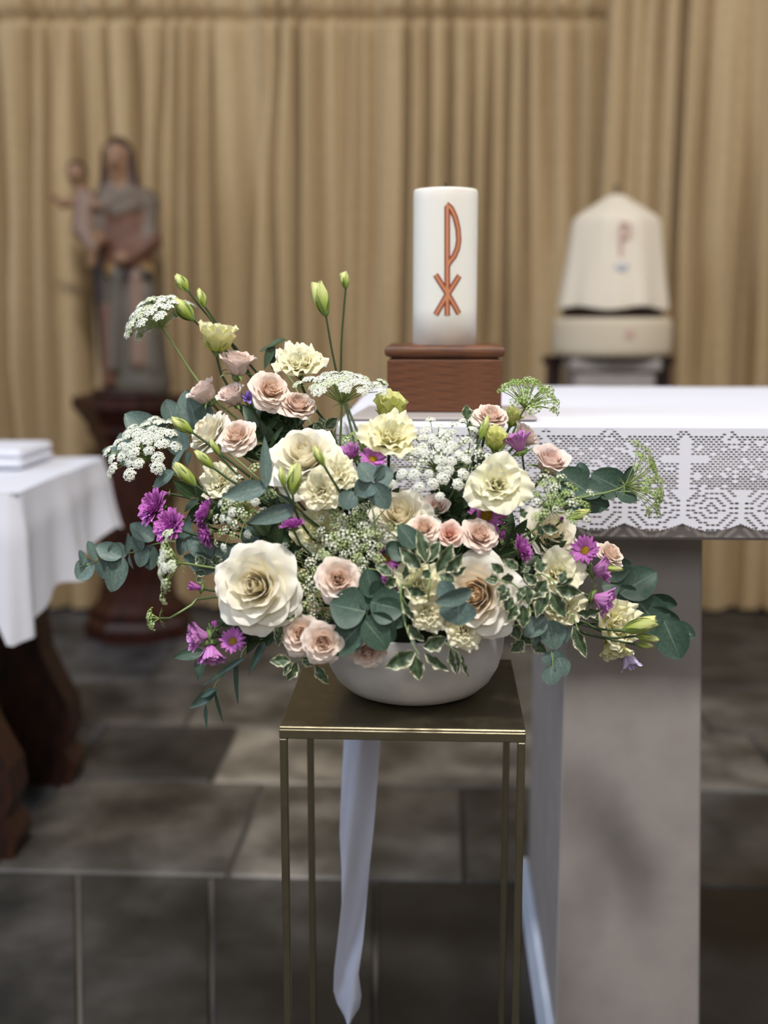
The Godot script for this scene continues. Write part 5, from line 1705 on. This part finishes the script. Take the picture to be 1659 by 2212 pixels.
func variegated() -> void:
	var g := "cream-edged variegated sprigs in the arrangement"
	var n := "variegated_sprig"
	var w: Material = M.leaf_wavy
	sprig(n, "wavy", w, "upright cream-edged leaves in the middle, below the small pink roses", -0.03, [Vector2(921, 1200), Vector2(930, 1240), Vector2(925, 1290)],
		[[921, 1216, 903, 1142, 32, 10], [924, 1214, 951, 1168, 28, -12], [943, 1238, 979, 1172, 36, 14], [910, 1228, 862, 1183, 34, -10], [962, 1235, 1003, 1200, 32, 20], [948, 1242, 984, 1258, 32, -20], [972, 1240, 1008, 1225, 22, 30], [913, 1232, 930, 1250, 24, 0]], g)
	sprig(n, "wavy", w, "curly cream-edged leaves right of the pink rose facing forward", -0.02, [Vector2(838, 1238), Vector2(858, 1262), Vector2(880, 1310)], [[848, 1242, 810, 1220, 26, 20], [856, 1250, 830, 1266, 26, -20], [867, 1262, 872, 1298, 18, 40], [872, 1252, 879, 1222, 20, 30]], g)
	sprig(n, "wavy", w, "cream-edged chain of leaves trailing over the front of the bowl", -0.03, [Vector2(905, 1414), Vector2(882, 1370), Vector2(868, 1310), Vector2(876, 1262)],
		[[879, 1270, 922, 1285, 28, 20], [870, 1300, 897, 1342, 20, 35], [882, 1350, 916, 1387, 28, 30], [914, 1398, 967, 1378, 36, 10], [898, 1408, 830, 1442, 40, -8], [896, 1414, 906, 1472, 36, 10], [917, 1410, 972, 1450, 26, 30]], g)
	sprig(n, "wavy", w, "three thin curled cream-edged leaves under the small frilled lisianthus", -0.02, [Vector2(1006, 1440), Vector2(980, 1404), Vector2(950, 1380)], [[972, 1400, 986, 1460, 20, 40], [984, 1404, 992, 1458, 18, -50], [996, 1412, 1014, 1466, 16, 50]], g)
	sprig(n, "wavy", w, "bushy cream-edged sprig on the right, beside the peach-hearted rose", -0.03, [Vector2(1060, 1250), Vector2(1110, 1262), Vector2(1140, 1300), Vector2(1120, 1350)],
		[[1119, 1230, 1086, 1208, 24, 10], [1088, 1238, 1060, 1216, 24, -10], [1078, 1253, 1047, 1253, 24, 20], [1110, 1248, 1082, 1250, 26, -20], [1088, 1262, 1081, 1288, 24, 20], [1133, 1266, 1117, 1302, 22, 30], [1134, 1264, 1143, 1308, 32, -10], [1130, 1306, 1130, 1358, 34, 14], [1117, 1306, 1096, 1342, 26, -14], [1100, 1270, 1078, 1300, 24, 0], [1108, 1290, 1090, 1322, 26, 20], [1126, 1236, 1134, 1214, 14, 30], [1132, 1238, 1146, 1222, 12, -30]], g)
	sprig(n, "wavy", w, "cream-edged sprig across the white lisianthus on the right", -0.04, [Vector2(1226, 1290), Vector2(1198, 1262), Vector2(1176, 1240), Vector2(1130, 1250)],
		[[1170, 1237, 1163, 1206, 30, 10], [1181, 1253, 1150, 1294, 36, -8], [1183, 1265, 1158, 1335, 34, 12], [1186, 1277, 1224, 1337, 36, -10], [1200, 1270, 1258, 1282, 34, 14], [1212, 1262, 1221, 1230, 22, -20], [1202, 1264, 1240, 1250, 24, 25], [1160, 1262, 1130, 1240, 24, 0]], g)
	sprig(n, "wavy", w, "dark cream-edged leaves hanging right of the bowl", 0.0, [Vector2(1160, 1400), Vector2(1130, 1360), Vector2(1110, 1320)], [[1110, 1348, 1121, 1384, 28, 10], [1131, 1383, 1104, 1410, 34, -20], [1148, 1385, 1182, 1412, 28, 10], [1124, 1370, 1150, 1392, 30, 30], [1100, 1340, 1092, 1376, 24, 30]], g)
	sprig(n, "wavy", w, "pair of cream-edged leaves below the lowest purple daisy on the right", -0.01, [Vector2(1250, 1362), Vector2(1238, 1338), Vector2(1200, 1320)], [[1238, 1352, 1267, 1422, 28, 16], [1246, 1324, 1302, 1318, 26, 30]], g)
	sprig(n, "wavy", w, "dark cream-edged leaves at the bowl's left edge under the peach roses", 0.0, [Vector2(625, 1440), Vector2(645, 1425), Vector2(690, 1420)], [[628, 1426, 582, 1429, 28, 10], [642, 1430, 620, 1472, 26, -14], [653, 1420, 680, 1438, 24, 10], [682, 1436, 709, 1480, 26, 20], [632, 1430, 612, 1460, 18, 20]], g)
	sprig(n, "wavy", w, "cream-edged leaves curling round the left peach spray rose", -0.01, [Vector2(598, 1375), Vector2(608, 1345), Vector2(650, 1330)], [[612, 1337, 642, 1310, 32, 10], [610, 1352, 596, 1388, 26, 30], [598, 1360, 602, 1398, 22, -40], [620, 1330, 606, 1312, 20, 20]], g)
	sprig(n, "wavy", w, "cream-edged leaves around the tight dark purple bud", -0.03, [Vector2(1180, 1100), Vector2(1168, 1135), Vector2(1150, 1170)], [[1170, 1138, 1208, 1146, 26, 10], [1163, 1135, 1173, 1160, 20, -10], [1134, 1120, 1124, 1096, 20, 20], [1166, 1128, 1184, 1088, 24, 14]], g)
	sprig(n, "wavy", w, "single upright cream-edged leaf pair left of the pink rose by the box", 0.0, [Vector2(1008, 905), Vector2(1012, 930), Vector2(1014, 965)], [[1009, 908, 1007, 874, 26, 10], [1013, 932, 1014, 908, 18, 30], [1014, 930, 1024, 912, 12, 30]], g)
	sprig(n, "wavy", w, "cream-edged leaves low behind the frilled lisianthus's tall stem", 0.05, [Vector2(720, 905), Vector2(700, 930), Vector2(690, 980)], [[702, 926, 730, 902, 28, 10], [698, 930, 676, 912, 24, -10], [700, 932, 690, 900, 20, 20], [692, 950, 668, 940, 22, 10]], g)
	sprig(n, "wavy", w, "small pale leaf pair at the left edge of the biggest white rose", 0.03, [Vector2(430, 1200), Vector2(452, 1222), Vector2(500, 1240)], [[440, 1222, 424, 1198, 24, 10], [452, 1226, 446, 1206, 24, 20], [470, 1222, 462, 1198, 26, 30], [446, 1240, 418, 1236, 16, 10], [436, 1250, 424, 1256, 16, 0]], g)


func filler() -> void:
	# deep dark greenery that closes the gaps between the flowers
	var used := {}
	var g := "dark filler sprigs deep in the arrangement"
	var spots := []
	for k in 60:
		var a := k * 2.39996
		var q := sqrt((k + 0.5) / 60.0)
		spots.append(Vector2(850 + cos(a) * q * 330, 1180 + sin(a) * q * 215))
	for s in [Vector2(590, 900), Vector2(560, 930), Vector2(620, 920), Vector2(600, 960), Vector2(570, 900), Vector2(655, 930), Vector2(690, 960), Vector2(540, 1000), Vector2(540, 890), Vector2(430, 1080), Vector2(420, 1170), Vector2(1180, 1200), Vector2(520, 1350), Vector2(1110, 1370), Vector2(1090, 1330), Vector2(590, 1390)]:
		spots.append(s)
	for s in spots:
		var lv := []
		var up := (Vector2(s.x, s.y) - Vector2(880, 1420)).normalized()
		for k in 15:
			var p: Vector2 = s - up * (k * 6.0 - 12.0)
			var dir := up.rotated(rng.randf_range(0.3, 1.5) * (1 if k % 2 else -1)) if k > 0 else up
			var l := rng.randf_range(36, 66)
			lv.append([p.x, p.y, p.x + dir.x * l, p.y + dir.y * l, rng.randf_range(17, 28), rng.randf_range(-50, 50), rng.randf_range(-0.015, 0.015)])
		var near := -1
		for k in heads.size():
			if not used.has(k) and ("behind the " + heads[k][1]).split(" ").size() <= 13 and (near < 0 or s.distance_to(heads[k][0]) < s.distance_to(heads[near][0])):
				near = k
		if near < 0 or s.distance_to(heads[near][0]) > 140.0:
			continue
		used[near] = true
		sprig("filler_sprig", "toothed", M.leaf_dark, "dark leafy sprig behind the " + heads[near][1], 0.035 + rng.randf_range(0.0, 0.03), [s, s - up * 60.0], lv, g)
